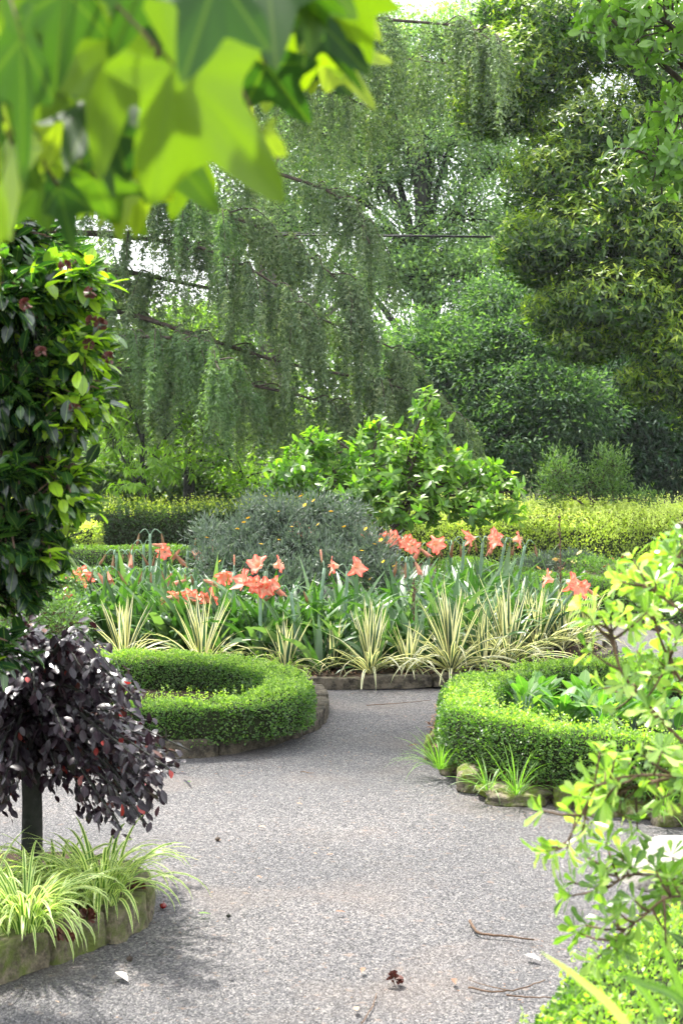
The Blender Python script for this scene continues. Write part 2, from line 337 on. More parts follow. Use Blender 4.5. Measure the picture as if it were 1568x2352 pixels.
# ------------------------------------------------------------------ hedges
def hedge(name, label, path, w, z0, z1, mat, density, lf, seed, lump=.02, group=None, top_extra=0, expo=4.0, cat='hedge', slope=0.0, updir=.25, lw=.6):
    """path: (n,2) centreline; clipped hedge with a rounded-box section, leaves on and just under the surface"""
    r = R(seed); C = smooth_poly(np.asarray(path)[:, :2], 8); seg = np.linalg.norm(np.diff(C, axis=0), axis=1); s = np.concatenate([[0], np.cumsum(seg)]); L = s[-1]
    org = np.array([C[len(C) // 2][0], C[len(C) // 2][1], z0])
    t = thing(name, label, cat, org, group)
    h = z1 - z0; per = 2 * h + w; n = int(L * per * density)
    def surf(sv, q):
        """sv along, q in 0..1 over side-top-side"""
        x = np.interp(sv, s, C[:, 0]); y = np.interp(sv, s, C[:, 1]); e = .05
        tx = np.interp(sv + e, s, C[:, 0]) - np.interp(sv - e, s, C[:, 0]); ty = np.interp(sv + e, s, C[:, 1]) - np.interp(sv - e, s, C[:, 1])
        l = np.hypot(tx, ty) + 1e-9; nx, ny = -ty / l, tx / l
        d = q * per
        # raw box position
        a = np.where(d < h, -1., np.where(d < h + w, (d - h) / w * 2 - 1, 1.)); b = np.where(d < h, d / h, np.where(d < h + w, 1., (per - d) / h))
        nrm = (np.abs(a) ** expo + np.abs(b) ** expo) ** (1 / expo); a2, b2 = a / nrm, b / nrm
        na = np.sign(a2) * np.abs(a2) ** (expo - 1) / (w / 2); nb = np.abs(b2) ** (expo - 1) / h
        k = np.hypot(na, nb) + 1e-9; na, nb = na / k, nb / k
        P = np.stack([x + nx * a2 * w / 2, y + ny * a2 * w / 2, z0 + b2 * h + slope * a2 * w / 2], -1)
        N = np.stack([nx * na, ny * na, nb], -1)
        return P, N
    sv = r.uniform(0, L, n); q = r.uniform(0, 1, n); P, N = surf(sv, q)
    bump = wob(P, 4, seed) * lump + wob(P, 14, seed + 3) * lump * .6
    dep = -r.exponential(.018 * lf / .014, n); P = P + N * (bump + dep)[:, None]
    ends = int(w * h * density)
    for sg, ss in ((-1, 0.), (1, L)):
        k = min(len(C) - 1, 1); T = unit(np.append(C[-1] - C[-2], 0) if sg > 0 else np.append(C[0] - C[1], 0))
        a = r.uniform(-.95, .95, ends); b = r.uniform(0, .97, ends); side = np.array([-T[1], T[0], 0])
        c = C[-1] if sg > 0 else C[0]
        P = np.vstack([P, np.array([c[0], c[1], z0]) + side * (a * w / 2)[:, None] + np.array([0, 0, 1.]) * (b * h)[:, None] + T * r.uniform(-.02, .02, ends)[:, None]])
        N = np.vstack([N, np.broadcast_to(T, (ends, 3))])
    m = len(P); D = unit(N * .8 + rdir(r, m) * .85 + np.array([0, 0, updir])); NN = unit(N + rdir(r, m) * .7 + np.array([0, 0, .6]))
    hgt = np.clip((P[:, 2] - z0) / h, 0, 1.1)
    mb = MB(); sz = lf * r.uniform(.7, 1.3, m)
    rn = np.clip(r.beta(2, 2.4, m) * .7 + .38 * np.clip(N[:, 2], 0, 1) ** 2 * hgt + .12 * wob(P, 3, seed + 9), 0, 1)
    scatter(mb, T_FOLD if lf > .02 else T_DIAM, P - org, D, NN, sz, sz * lw, rn)
    if top_extra:       # loose new shoots standing out of the top
        k = int(L * top_extra); P2, N2 = surf(r.uniform(0, L, k), r.uniform(h / per, 1 - h / per, k))
        hh = r.uniform(.02, .12, k) * lf / .03
        for j in range(7):
            PP = P2 + np.array([0, 0, 1.]) * (hh * (j + .5) / 6)[:, None] + rdir(r, k) * .008
            scatter(mb, T_FOLD, PP - org, unit(rdir(r, k) + np.array([0, 0, .7])), rdir(r, k) + np.array([0, 0, 1.]), lf * .9, lf * .5, np.clip(r.uniform(.7, 1.1, k), 0, 1))
    mb.build('foliage', mat, t)
    # twiggy heart
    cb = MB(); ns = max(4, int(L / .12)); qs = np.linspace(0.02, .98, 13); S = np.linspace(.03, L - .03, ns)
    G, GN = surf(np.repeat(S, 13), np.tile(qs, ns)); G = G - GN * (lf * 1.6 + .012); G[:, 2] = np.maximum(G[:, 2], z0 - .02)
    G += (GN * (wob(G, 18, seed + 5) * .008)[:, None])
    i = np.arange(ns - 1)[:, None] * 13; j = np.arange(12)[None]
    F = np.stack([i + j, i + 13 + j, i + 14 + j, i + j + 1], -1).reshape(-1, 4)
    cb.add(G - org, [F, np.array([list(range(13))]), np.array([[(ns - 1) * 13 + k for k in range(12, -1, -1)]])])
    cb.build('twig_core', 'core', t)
    return t

# ------------------------------------------------------------------ trees
def blob(X, Y, D, rx, ry, rd=None):
    c = at(X, Y, D); k = D / FP; return c, np.array([rx * k, (rd if rd else .6 * (rx + ry) * k), ry * k])
def clump_points(r, blobs, n, shell=.5, rag=0.):
    vol = np.array([b[1][0] * b[1][2] + .3 * b[1][0] * b[1][1] for b in blobs]); pick = r.choice(len(blobs), n, p=vol / vol.sum())
    C = np.array([b[0] for b in blobs])[pick]; S = np.array([b[1] for b in blobs])[pick]
    d = rdir(r, n); rad = (shell + (1 - shell) * r.uniform(0, 1, n) ** .6) * np.clip(1 + r.normal(0, 1, n) * rag, .5, 1.6)
    return C + d * S * rad[:, None], unit(d / S), pick
def tree(name, label, base, blobs, n, per, cr, L, W, mat, seed, trunk=(.15, .08), bark='bark', shell=.5, flat=.6, droop=.2, tpl=T_FOLD,
         cat='tree', group=None, fork=.45, rosette=False, spread=1.0, up=1.0, wander=.15, limbs=True, limb_r=.35, twigs=.25, trk_top=None, yellow=.25, L_var=.3, rag=.06):
    r = R(seed); base = np.array(base, float); t = thing(name, label, cat, base, group)
    C, O, pick = clump_points(r, blobs, n, shell, rag)
    cen = np.mean([b[0] for b in blobs], axis=0) if trk_top is None else np.array(trk_top, float)
    tb = MB(); H = cen - base
    tp = np.array([base + H * f + np.array([r.normal(0, wander * .3), r.normal(0, wander * .3), 0]) * (f > 0) for f in (0, .3, .6, 1)])
    tp = smooth_poly(tp, 5); tube(tb, tp - base, np.linspace(trunk[0], trunk[1], 6) * np.array([1.25, 1, 1, 1, 1, .9]), 9)
    tb.build('trunk', bark, t)
    if limbs:
        lb = MB()
        for i, (c, s) in enumerate(blobs):
            k = int(len(tp) * r.uniform(fork, .92)); a = tp[min(k, len(tp) - 1)]; mid = (a + c) / 2 + np.array([r.normal(0, .1), r.normal(0, .1), .12 * np.linalg.norm(c - a)])
            tube(lb, smooth_poly([a, mid, c, c + (c - mid) * .5 * min(1, s[0] / max(.01, np.linalg.norm(c - mid)))], 5) - base, [trunk[1] * .8, trunk[1] * .5, trunk[1] * .28, .01], 6)
        for j in np.nonzero(r.uniform(0, 1, n) < twigs)[0]:
            c = blobs[pick[j]][0]; e = C[j]; a = c + (e - c) * r.uniform(0, .35); m = (a + e) / 2 + rdir(r, 1)[0] * .12 * np.linalg.norm(e - a)
            tube(lb, smooth_poly([a, m, e], 3) - base, [trunk[1] * limb_r * .5, .004 + trunk[1] * .03], 4)
        lb.build('branches', bark, t)
    mb = MB()
    if rosette:
        for q in range(per):          # 'per' leaves around each tip
            az = 2 * PI * q / per + r.uniform(0, .6, n); side = unit(np.cross(O, [0.1, 0, 1.])); s2 = np.cross(O, side)
            h = side * np.cos(az)[:, None] + s2 * np.sin(az)[:, None]; el = r.uniform(.1, .9, n)
            D = unit(h + O * el[:, None] * spread + np.array([0, 0, -droop])); rr = np.clip(r.normal(.4, .2, n) + .22 * wob(C, 1.3, seed) + yellow * (C[:, 2] > -9) * np.clip(O[:, 2] + .2, -.3, 1), 0, 1)  # yellow lightens upward-facing tips in colour, as if the sun caught them
            LL = L * r.uniform(1 - L_var, 1 + L_var, n) * cr
            P = C + O * (r.uniform(-.5, .3, n) * L)[:, None] + rdir(r, n) * L * .1
            scatter(mb, tpl, P - base, D, unit(O + rdir(r, n) * .35 + np.array([0, 0, .4])), LL, W * LL / L, rr)
    else:
        m = n * per; I = np.repeat(np.arange(n), per); cs = cr * r.uniform(.6, 1.35, n)[I]
        off = r.normal(size=(m, 3)) * np.array([1, 1, flat]) * .55; P = C[I] + off * cs[:, None]
        D = unit(rdir(r, m) * .8 + O[I] * .5 + unit(off) * .5 + np.array([0, 0, -droop])); N = unit(rdir(r, m) * .7 + np.array([0, 0, up]))
        tone = r.normal(0, .13, n)[I]; LL = L * r.uniform(1 - L_var, 1 + L_var, m)
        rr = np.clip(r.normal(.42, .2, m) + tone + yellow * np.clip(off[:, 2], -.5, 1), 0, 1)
        scatter(mb, tpl, P - base, D, N, LL, W * LL / L, rr)
    mb.build('foliage', mat, t); return t

# ================================================================== SETTING
g = MB(); g.add([(-300, -60, -.03), (300, -60, -.03), (300, 500, -.03), (-300, 500, -.03)], np.array([(0, 1, 2, 3)])); struct(g, 'ground', 'turf')
g = MB()   # the gravel path: one sheet under and around all the beds
xs = np.linspace(-6, 7, 40); ys = np.linspace(-1, 18.6, 60); XX, YY = np.meshgrid(xs, ys)
V = np.stack([XX, YY, .012 * wob(np.stack([XX, YY, 0 * XX], -1).reshape(-1, 3), .6, 4).reshape(XX.shape) - .006], -1).reshape(-1, 3)
i = np.arange(59)[:, None] * 40; j = np.arange(39)[None]; g.add(V, np.stack([i + j, i + j + 1, i + j + 41, i + j + 40], -1).reshape(-1, 4)); struct(g, 'path', 'gravel').data.polygons.foreach_set('use_smooth', [True] * (59 * 39))

def soil(name, outline, z, seed):
    """a gently mounded bed filling its outline"""
    P = np.asarray(outline)[:, :2]; c = P.mean(0); mb = MB(); n = len(P); rows = []
    for k, f in enumerate(np.linspace(1, .04, 14)):
        q = c + (P - c) * f; zz = z + .03 * (1 - f) + (0 if k == 0 else 1) * .012 * wob(np.c_[q, 0 * q[:, 0]], 7, seed); rows.append(np.c_[q, zz if k else np.full(n, z - .06)])
    V = np.vstack(rows); i = np.arange(13)[:, None] * n; j = np.arange(n)[None]; j2 = (j + 1) % n
    mb.add(V, [np.stack([i + j, i + j2, i + n + j2, i + n + j], -1).reshape(-1, 4), np.array([[13 * n + k for k in range(n)]])])
    return struct(mb, name, 'soil')
def kerb(name, label, line, w, h, blen, mat, seed, gap=.009, jit=.008, z0=0.):
    """edging of separate blocks bedded along a curve (line = outer foot)"""
    r = R(seed); C = smooth_poly(np.asarray(line)[:, :2], 8); s = np.concatenate([[0], np.cumsum(np.linalg.norm(np.diff(C, axis=0), axis=1))]); L = s[-1]
    o = C[len(C) // 2]; t = thing(name, label, 'stone edging', (o[0], o[1], z0)); p = 0
    while p < L - .03:
        b = min(blen * r.uniform(.75, 1.25), L - p); n = max(3, int(b / .03)); S = np.linspace(p + gap, p + b - gap, n)
        x = np.interp(S, s, C[:, 0]); y = np.interp(S, s, C[:, 1]); e = .04
        tx = np.interp(S + e, s, C[:, 0]) - np.interp(S - e, s, C[:, 0]); ty = np.interp(S + e, s, C[:, 1]) - np.interp(S - e, s, C[:, 1]); l = np.hypot(tx, ty)
        nx, ny = -ty / l, tx / l; hh = h + r.normal(0, .006); dw = r.normal(0, .006); rows = []
        prof = [(0, -.02), (0, .3), (0, .6), (.0, .9), (.015, .98), (.06, 1), (.5, 1.01), (.9, 1), (1, .9), (1, -.02)]
        ins = np.minimum(np.minimum(np.arange(n), np.arange(n)[::-1]), 1)
        for a, bb in prof:
            zz = z0 + bb * hh - (1 - ins) * .006 * (bb > .8); sh = (1 - ins) * .006 * (a < .1)
            rows.append(np.stack([x + nx * (a * w + dw + sh), y + ny * (a * w + dw + sh), zz + 0 * x], -1))
        V = np.stack(rows, 1); m = len(prof); V = V.reshape(-1, 3); nz = wob(V, 22, seed) * jit + wob(V, 60, seed + 2) * jit * .5
        V = V + np.stack([nx, ny, 0 * nx], -1).repeat(m, 0) * nz[:, None] + np.array([0, 0, 1]) * (wob(V, 25, seed + 8) * jit)[:, None]
        i = np.arange(n - 1)[:, None] * m; j = np.arange(m - 1)[None]
        F = np.stack([i + j, i + j + 1, i + m + j + 1, i + m + j], -1).reshape(-1, 4)
        mb = MB(); mb.add(V - np.array([o[0], o[1], z0]), [F, np.array([list(range(m))[::-1]]), np.array([[(n - 1) * m + k for k in range(m)]])])
        mb.build('block', mat, t); p += b
    return t
G2 = lambda pts, z=0.: np.array([gnd(x, y, z)[:2] for x, y in pts])

# near-left bed
nl = G2([(-420, 2330), (-200, 2325), (0, 2262), (110, 2222), (225, 2180), (305, 2150), (345, 2112), (338, 2075), (300, 2040), (230, 2010), (100, 1985)])
kerb('stone_edging', 'mossy sandstone block edging round the near left bed of striped lilyturf', nl[:9], .12, .12, .26, 'stone', 11, jit=.012)
soil('soil_near_left', np.vstack([smooth_poly(nl[:10] + np.array([-.04, .05]), 4), [(-2.2, 6.9), (-4, 6.6), (-4.2, 5.4)]]), .10, 1)
# left hedged bed
LK = [(-350, 1770), (-100, 1760), (150, 1750), (345, 1745), (490, 1737), (600, 1718), (690, 1692), (743, 1664), (752, 1632), (725, 1600), (660, 1578), (560, 1562), (430, 1552), (250, 1548), (0, 1548), (-350, 1550)]
lk = G2(LK); kerb('stone_edging', 'low weathered block edging under the left horseshoe box hedge', lk[:11], .1, .1, .42, 'kerb', 12)
soil('soil_left', smooth_poly((lk - lk.mean(0)) * .97 + lk.mean(0), 4), .075, 2)
# right hedged bed
RK = [(1700, 1935), (1556, 1888), (1440, 1866), (1330, 1846), (1200, 1832), (1110, 1812), (1050, 1785), (1000, 1750), (985, 1700), (1000, 1655), (1040, 1625), (1120, 1598), (1250, 1585), (1400, 1578), (1600, 1575), (1800, 1580)]
rk = G2(RK)
soil('soil_right', smooth_poly(np.vstack([rk, [(4.2, 10.5), (4.4, 8.2)]]) * .995, 4), .08, 3)
# central round bed
CC, CR = np.array([0.03, 13.95]), 2.2
ang = np.radians(np.arange(0, 360, 10)); circ = np.c_[np.cos(ang), np.sin(ang)] * CR + CC
kerb('stone_edging', 'low dark stone edging along the front of the central round flower bed', (np.c_[np.cos(np.radians(np.arange(-178, 0, 8))), np.sin(np.radians(np.arange(-178, 0, 8)))] * CR + CC), .1, .075, .5, 'kerb', 13)
soil('soil_centre', (circ - CC) * .96 + CC, .065, 4)
# far left and far right beds
fl = np.array([(-6, 15.6), (-2.4, 16.2), (-1.5, 16.6), (-1.2, 18.2), (-1.2, 23.5), (-7, 23.5)]); soil('soil_far_left', smooth_poly(fl, 3), .05, 5)
frk = G2([(1240, 1393), (1330, 1400), (1400, 1418), (1460, 1432), (1530, 1455), (1600, 1480), (1700, 1520)])
kerb('stone_edging', 'low stone edging below the far right clipped box hedge', frk, .1, .09, .6, 'kerb', 14)
soil('soil_far_right', np.vstack([smooth_poly(frk, 3) + [.02, .04], [(5.5, 13.6), (7, 24), (.6, 24), (.3, 17.6)]]), .06, 6)
# near-right bed
nr = G2([(1330, 2580), (1350, 2480), (1380, 2390), (1420, 2300), (1470, 2220), (1500, 2100), (1530, 2040), (1620, 2000)])
soil('soil_near_right', np.vstack([smooth_poly(nr, 3), [(2.6, 6.7), (2.8, 3.6), (.45, 3.4)]]), .05, 7)

# ================================================================== HEDGES
def top(pts, z): return G2(pts, z)
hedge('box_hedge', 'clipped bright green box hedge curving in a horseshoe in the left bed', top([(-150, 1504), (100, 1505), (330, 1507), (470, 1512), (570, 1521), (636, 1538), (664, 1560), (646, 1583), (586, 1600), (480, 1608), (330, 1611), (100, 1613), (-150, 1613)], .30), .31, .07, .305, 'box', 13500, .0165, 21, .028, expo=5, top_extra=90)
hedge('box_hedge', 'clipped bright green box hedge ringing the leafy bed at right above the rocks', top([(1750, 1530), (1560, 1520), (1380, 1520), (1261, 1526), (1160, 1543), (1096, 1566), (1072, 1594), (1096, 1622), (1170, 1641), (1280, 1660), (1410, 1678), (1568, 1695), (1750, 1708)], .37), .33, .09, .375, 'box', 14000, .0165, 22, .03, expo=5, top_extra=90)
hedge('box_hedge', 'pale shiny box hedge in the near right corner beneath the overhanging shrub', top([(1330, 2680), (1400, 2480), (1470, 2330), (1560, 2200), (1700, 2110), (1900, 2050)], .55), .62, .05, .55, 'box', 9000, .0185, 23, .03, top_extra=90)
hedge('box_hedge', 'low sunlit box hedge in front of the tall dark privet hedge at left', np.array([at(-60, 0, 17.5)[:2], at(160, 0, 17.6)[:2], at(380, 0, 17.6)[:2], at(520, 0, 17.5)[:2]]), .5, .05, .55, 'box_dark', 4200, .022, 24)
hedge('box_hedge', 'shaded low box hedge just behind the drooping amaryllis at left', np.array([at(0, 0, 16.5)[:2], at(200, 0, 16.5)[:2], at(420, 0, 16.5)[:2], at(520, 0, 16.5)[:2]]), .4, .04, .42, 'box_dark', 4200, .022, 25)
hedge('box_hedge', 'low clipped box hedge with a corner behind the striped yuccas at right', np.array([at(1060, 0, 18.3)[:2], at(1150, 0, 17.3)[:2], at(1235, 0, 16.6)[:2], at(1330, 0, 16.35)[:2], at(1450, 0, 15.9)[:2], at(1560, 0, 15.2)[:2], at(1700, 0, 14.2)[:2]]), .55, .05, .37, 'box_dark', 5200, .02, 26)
hedge('privet_hedge', 'tall dark clipped privet hedge with fresh shoots and a top coloured as sunlit at the back left', np.array([at(-350, 0, 21.8)[:2], at(0, 0, 21.6)[:2], at(350, 0, 21.5)[:2], at(760, 0, 21.5)[:2]]), 1.1, 0, .76, 'privet', 2600, .036, 27, .03, top_extra=120, updir=.4)
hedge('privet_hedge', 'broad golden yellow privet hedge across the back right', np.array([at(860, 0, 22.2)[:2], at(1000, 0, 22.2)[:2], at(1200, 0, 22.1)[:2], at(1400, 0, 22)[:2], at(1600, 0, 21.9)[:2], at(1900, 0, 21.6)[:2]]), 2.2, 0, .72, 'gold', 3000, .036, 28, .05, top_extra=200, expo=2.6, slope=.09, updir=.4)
hedge('privet_hedge', 'small round yellow-green privet clump at the left end of the dark hedge', np.array([at(150, 0, 20.3)[:2], at(190, 0, 20.3)[:2], at(215, 0, 20.3)[:2]]), .7, 0, .62, 'gold', 2600, .034, 29, .05, top_extra=60, expo=2.5)

# ================================================================== BACKGROUND TREES
# far woodland: one mass nobody could count
r = R(40); blobs = [(np.array([x, r.uniform(46, 60), r.uniform(1.5, 4.2)]), np.array([3.4, 2, r.uniform(2.2, 3.6)])) for x in np.linspace(-22, 26, 22)]
C, O, pk = clump_points(r, blobs, 2600, .6); mb = MB(); I = np.repeat(np.arange(2600), 26); off = r.normal(size=(len(I), 3)) * .35
scatter(mb, T_DIAM, C[I] + off, rdir(r, len(I)), unit(rdir(r, len(I)) + [0, 0, 1]), r.uniform(.18, .34, len(I)), .15, np.clip(r.normal(.45, .2, len(I)), 0, 1))
tag(mb.build('woodland', 'wood'), 'distant mass of soft green woodland behind all the garden trees', 'woodland', None, 'stuff')

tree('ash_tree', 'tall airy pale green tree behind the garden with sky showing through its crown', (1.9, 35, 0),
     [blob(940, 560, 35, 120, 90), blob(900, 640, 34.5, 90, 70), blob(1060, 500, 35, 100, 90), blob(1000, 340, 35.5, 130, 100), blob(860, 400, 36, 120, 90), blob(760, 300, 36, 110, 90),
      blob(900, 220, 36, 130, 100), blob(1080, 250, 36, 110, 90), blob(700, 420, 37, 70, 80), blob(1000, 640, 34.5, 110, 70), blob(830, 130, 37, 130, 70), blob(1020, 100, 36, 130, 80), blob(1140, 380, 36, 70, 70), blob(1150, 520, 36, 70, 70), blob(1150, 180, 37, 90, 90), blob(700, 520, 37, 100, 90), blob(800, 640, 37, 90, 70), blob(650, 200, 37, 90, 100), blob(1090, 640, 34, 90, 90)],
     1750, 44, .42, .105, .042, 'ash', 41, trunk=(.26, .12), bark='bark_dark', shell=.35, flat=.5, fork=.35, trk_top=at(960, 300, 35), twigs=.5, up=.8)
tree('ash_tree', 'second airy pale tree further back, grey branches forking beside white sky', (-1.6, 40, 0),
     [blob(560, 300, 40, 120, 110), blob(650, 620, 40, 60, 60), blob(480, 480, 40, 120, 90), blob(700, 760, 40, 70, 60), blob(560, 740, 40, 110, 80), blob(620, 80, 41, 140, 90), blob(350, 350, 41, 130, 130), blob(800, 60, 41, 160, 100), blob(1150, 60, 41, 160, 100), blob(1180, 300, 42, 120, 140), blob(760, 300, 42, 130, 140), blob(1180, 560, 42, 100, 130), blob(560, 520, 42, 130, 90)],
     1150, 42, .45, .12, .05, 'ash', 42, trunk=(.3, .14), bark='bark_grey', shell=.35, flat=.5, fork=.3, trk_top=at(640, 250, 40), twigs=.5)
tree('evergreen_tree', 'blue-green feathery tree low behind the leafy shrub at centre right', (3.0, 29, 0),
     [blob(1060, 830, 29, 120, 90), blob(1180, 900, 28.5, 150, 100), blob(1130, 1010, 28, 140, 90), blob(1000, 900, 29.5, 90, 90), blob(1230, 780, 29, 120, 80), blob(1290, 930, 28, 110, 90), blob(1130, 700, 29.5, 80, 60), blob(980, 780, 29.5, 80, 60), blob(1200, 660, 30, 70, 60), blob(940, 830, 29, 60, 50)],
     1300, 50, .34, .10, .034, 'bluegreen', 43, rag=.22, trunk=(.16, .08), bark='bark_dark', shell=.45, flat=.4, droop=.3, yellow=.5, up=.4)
tree('evergreen_tree', 'very dark evergreen filling the shade behind the yellow hedge at right', (5.2, 31, 0),
     [blob(1400, 960, 30, 180, 150), blob(1520, 880, 31, 160, 160), blob(1560, 1050, 29.5, 160, 110), blob(1370, 1080, 29.5, 170, 70), blob(1650, 900, 31, 160, 190), blob(1300, 760, 32, 140, 130), blob(1480, 720, 32, 150, 120)],
     1500, 50, .38, .12, .04, 'dark', 44, rag=.15, trunk=(.2, .1), bark='bark_dark', shell=.5, flat=.45)
tree('evergreen_tree', 'shadowy dark tree at the left behind the cedar and the dark hedge', (-4.0, 32, 0),
     [blob(250, 900, 32, 150, 130), blob(380, 1000, 31, 150, 90), blob(120, 700, 33, 170, 170), blob(200, 1060, 30, 140, 70), blob(560, 1010, 31, 150, 90), blob(720, 1000, 32, 130, 90), blob(860, 1040, 32, 120, 70), blob(450, 800, 34, 120, 110)],
     1300, 46, .36, .11, .045, 'wood', 45, trunk=(.2, .1), bark='bark_dark', shell=.45, flat=.5, yellow=.4)
# the tall dark tree with whorled leaves at right
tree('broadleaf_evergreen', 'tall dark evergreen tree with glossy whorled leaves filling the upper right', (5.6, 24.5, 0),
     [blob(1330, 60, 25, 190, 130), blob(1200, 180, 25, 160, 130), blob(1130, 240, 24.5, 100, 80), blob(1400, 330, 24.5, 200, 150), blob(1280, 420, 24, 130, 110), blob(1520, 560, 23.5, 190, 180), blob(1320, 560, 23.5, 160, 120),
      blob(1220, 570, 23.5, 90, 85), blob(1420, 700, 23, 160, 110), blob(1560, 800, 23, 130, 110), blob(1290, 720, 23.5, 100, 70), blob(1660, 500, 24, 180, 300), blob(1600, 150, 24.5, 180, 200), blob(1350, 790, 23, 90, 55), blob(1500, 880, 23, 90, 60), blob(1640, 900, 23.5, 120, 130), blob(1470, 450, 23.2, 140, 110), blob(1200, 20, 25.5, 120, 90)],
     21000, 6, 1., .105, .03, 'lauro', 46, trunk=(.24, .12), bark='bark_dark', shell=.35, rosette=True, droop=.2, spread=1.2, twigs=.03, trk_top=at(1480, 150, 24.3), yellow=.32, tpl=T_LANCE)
tree('broadleaf_tree', 'bright green tree with rounded leaves reaching in from the upper right edge', (4.6, 12.6, 0),
     [blob(1540, 60, 12, 150, 110), blob(1430, 70, 12.2, 90, 70), blob(1400, 20, 12.4, 80, 60), blob(1560, 260, 12, 90, 80), blob(1510, 360, 11.8, 90, 75), blob(1600, 430, 12, 70, 60), blob(1720, 200, 12.2, 180, 240), blob(1850, 100, 12.4, 220, 250)],
     700, 8, 1., .092, .042, 'bright', 47, rag=.12, trunk=(.12, .06), shell=.3, rosette=True, droop=.1, spread=1.0, twigs=.4, trk_top=at(2000, 250, 12.6), tpl=T_LEAF, limb_r=.2)
# peach-like young trees behind the left hedge
tree('young_tree', 'young tree with long drooping light green leaves behind the dark left hedge', (-2.6, 24, 0),
     [blob(270, 1000, 24, 70, 90), blob(370, 1060, 23.6, 90, 60), blob(300, 1110, 23.4, 60, 45), blob(460, 950, 24.5, 60, 70), blob(250, 870, 25, 60, 70)],
     230, 7, 1., .13, .034, 'peach', 48, trunk=(.05, .03), bark='bark_dark', shell=.2, rosette=True, droop=1.1, spread=.6, twigs=.5, tpl=T_LANCE)
tree('young_tree', 'dark-trunked small tree standing behind the left hedge under the cedar', (-2.25, 25.5, 0),
     [blob(470, 1010, 25.5, 60, 50), blob(520, 1070, 25.5, 60, 50), blob(430, 930, 25.8, 70, 50), blob(560, 1100, 25, 50, 40)],
     140, 26, .22, .08, .03, 'peach', 49, trunk=(.1, .07), bark='bark_dark', shell=.3, trk_top=at(430, 900, 25.5), yellow=.3)

tree('undergrowth_shrub', 'loose shaded shrub closing the gap under the cedar behind the dark left hedge', (-2.6, 27, 0),
     [blob(x_, 1120 - 25 * (k_ % 3), 27 + .5 * (k_ % 2), 75, 45) for k_, x_ in enumerate(range(120, 960, 75))],
     620, 40, .26, .1, .045, 'wood', 51, trunk=(.04, .03), bark='bark_dark', shell=.3, cat='shrub', fork=.1, yellow=.3, twigs=.1)
tree('shade_tree', 'high tree crown above the picture shading the middle of the path', (-5.4, 12.5, 0),
     [(np.array([x_, y_, z_]), np.array([1.1, .9, .5])) for x_, y_, z_ in [(-3.4, 12.6, 6.3), (-1.8, 12.9, 6.5), (-.2, 13.2, 6.6), (1.2, 12.8, 6.6), (-2.6, 14., 7.3), (.4, 14.3, 7.4), (2.3, 13.2, 6.9), (-1, 15, 8.)]],
     300, 40, .4, .12, .06, 'ash', 52, trunk=(.2, .1), shell=.2, trk_top=(-4.2, 12.8, 6.4), twigs=.4)
# ------------------------------------------------------------------ weeping cedar
r = R(50); base = np.array([-4.9, 24.5, 0]); t = thing('weeping_cedar', 'big dark weeping cedar sweeping long drooping boughs across from the left', 'tree', base)
tb = MB(); tube(tb, smooth_poly([(0, 0, 0), (.05, 0, 3), (-.05, .1, 6), (0, 0, 9.5)], 6), [.34, .24, .16, .06], 10); tb.build('trunk', 'bark', t)
limbs = [([(60, -120), (500, -10), (850, 40), (1060, 62), (1150, 105)], 24, 240, 'cedar', 1.3), ([(60, -40), (380, 60), (700, 90), (900, 130), (1060, 150)], 25, 250, 'cedar', 1.1),
         ([(60, 120), (400, 170), (620, 190), (760, 210), (850, 250)], 25.5, 300, 'cedar', 1.0),
         ([(60, 280), (480, 365), (690, 415), (800, 470), (850, 560)], 24, 200, 'cedar', 1.), ([(60, 400), (350, 450), (600, 525), (750, 620), (850, 740)], 23.6, 180, 'cedar', 1.1),
         ([(60, 520), (300, 545), (480, 575), (640, 660), (720, 760)], 23, 170, 'cedar', 1.2), ([(60, 600), (270, 622), (420, 650), (640, 700), (880, 790), (930, 830)], 24, 150, 'cedar', 1.2),
         ([(60, 700), (250, 712), (420, 760), (640, 830), (880, 880), (1010, 930), (1070, 1000)], 23.4, 170, 'cedar', 1.3),
         ([(60, 780), (240, 775), (380, 775), (470, 800), (505, 850)], 21.5, 170, 'cedar_light', 1.3), ([(60, 840), (300, 850), (550, 880), (760, 930), (830, 980)], 24, 190, 'cedar', 1.2),
         ([(60, 330), (300, 400), (430, 440), (520, 500)], 22.6, 170, 'cedar_light', .9), ([(60, 880), (250, 890), (420, 905), (600, 930)], 25.5, 180, 'cedar', 1.)]
wb = MB(); fol = {'cedar': MB(), 'cedar_light': MB()}
def strand(P0, Ls, mat, out):
    """hanging branchlets: P0 (n,3), lengths Ls; needles in tufts all the way down"""
    n = len(P0); k = 26; tt = (np.arange(k) + .5) / k
    drift = rdir(r, n) * .12 + out * .22; drift[:, 2] = 0
    P = P0[:, None] + np.array([0, 0, -1.]) * (Ls[:, None] * tt)[..., None] + drift[:, None] * (np.sqrt(tt)[None] * Ls[:, None])[..., None] + r.normal(size=(n, k, 3)) * .02
    P = P.reshape(-1, 3); m = len(P); tn = np.repeat(np.clip(r.normal(.42, .18, n), 0, 1), k)
    for q in range(3):
        D = unit(rdir(r, m) * .8 + np.array([0, 0, -.75])); s = r.uniform(.035, .075, m)
        scatter(fol[mat], T_DIAM, P - base, D, rdir(r, m), s, s * .3, np.clip(tn + r.normal(0, .12, m), 0, 1))
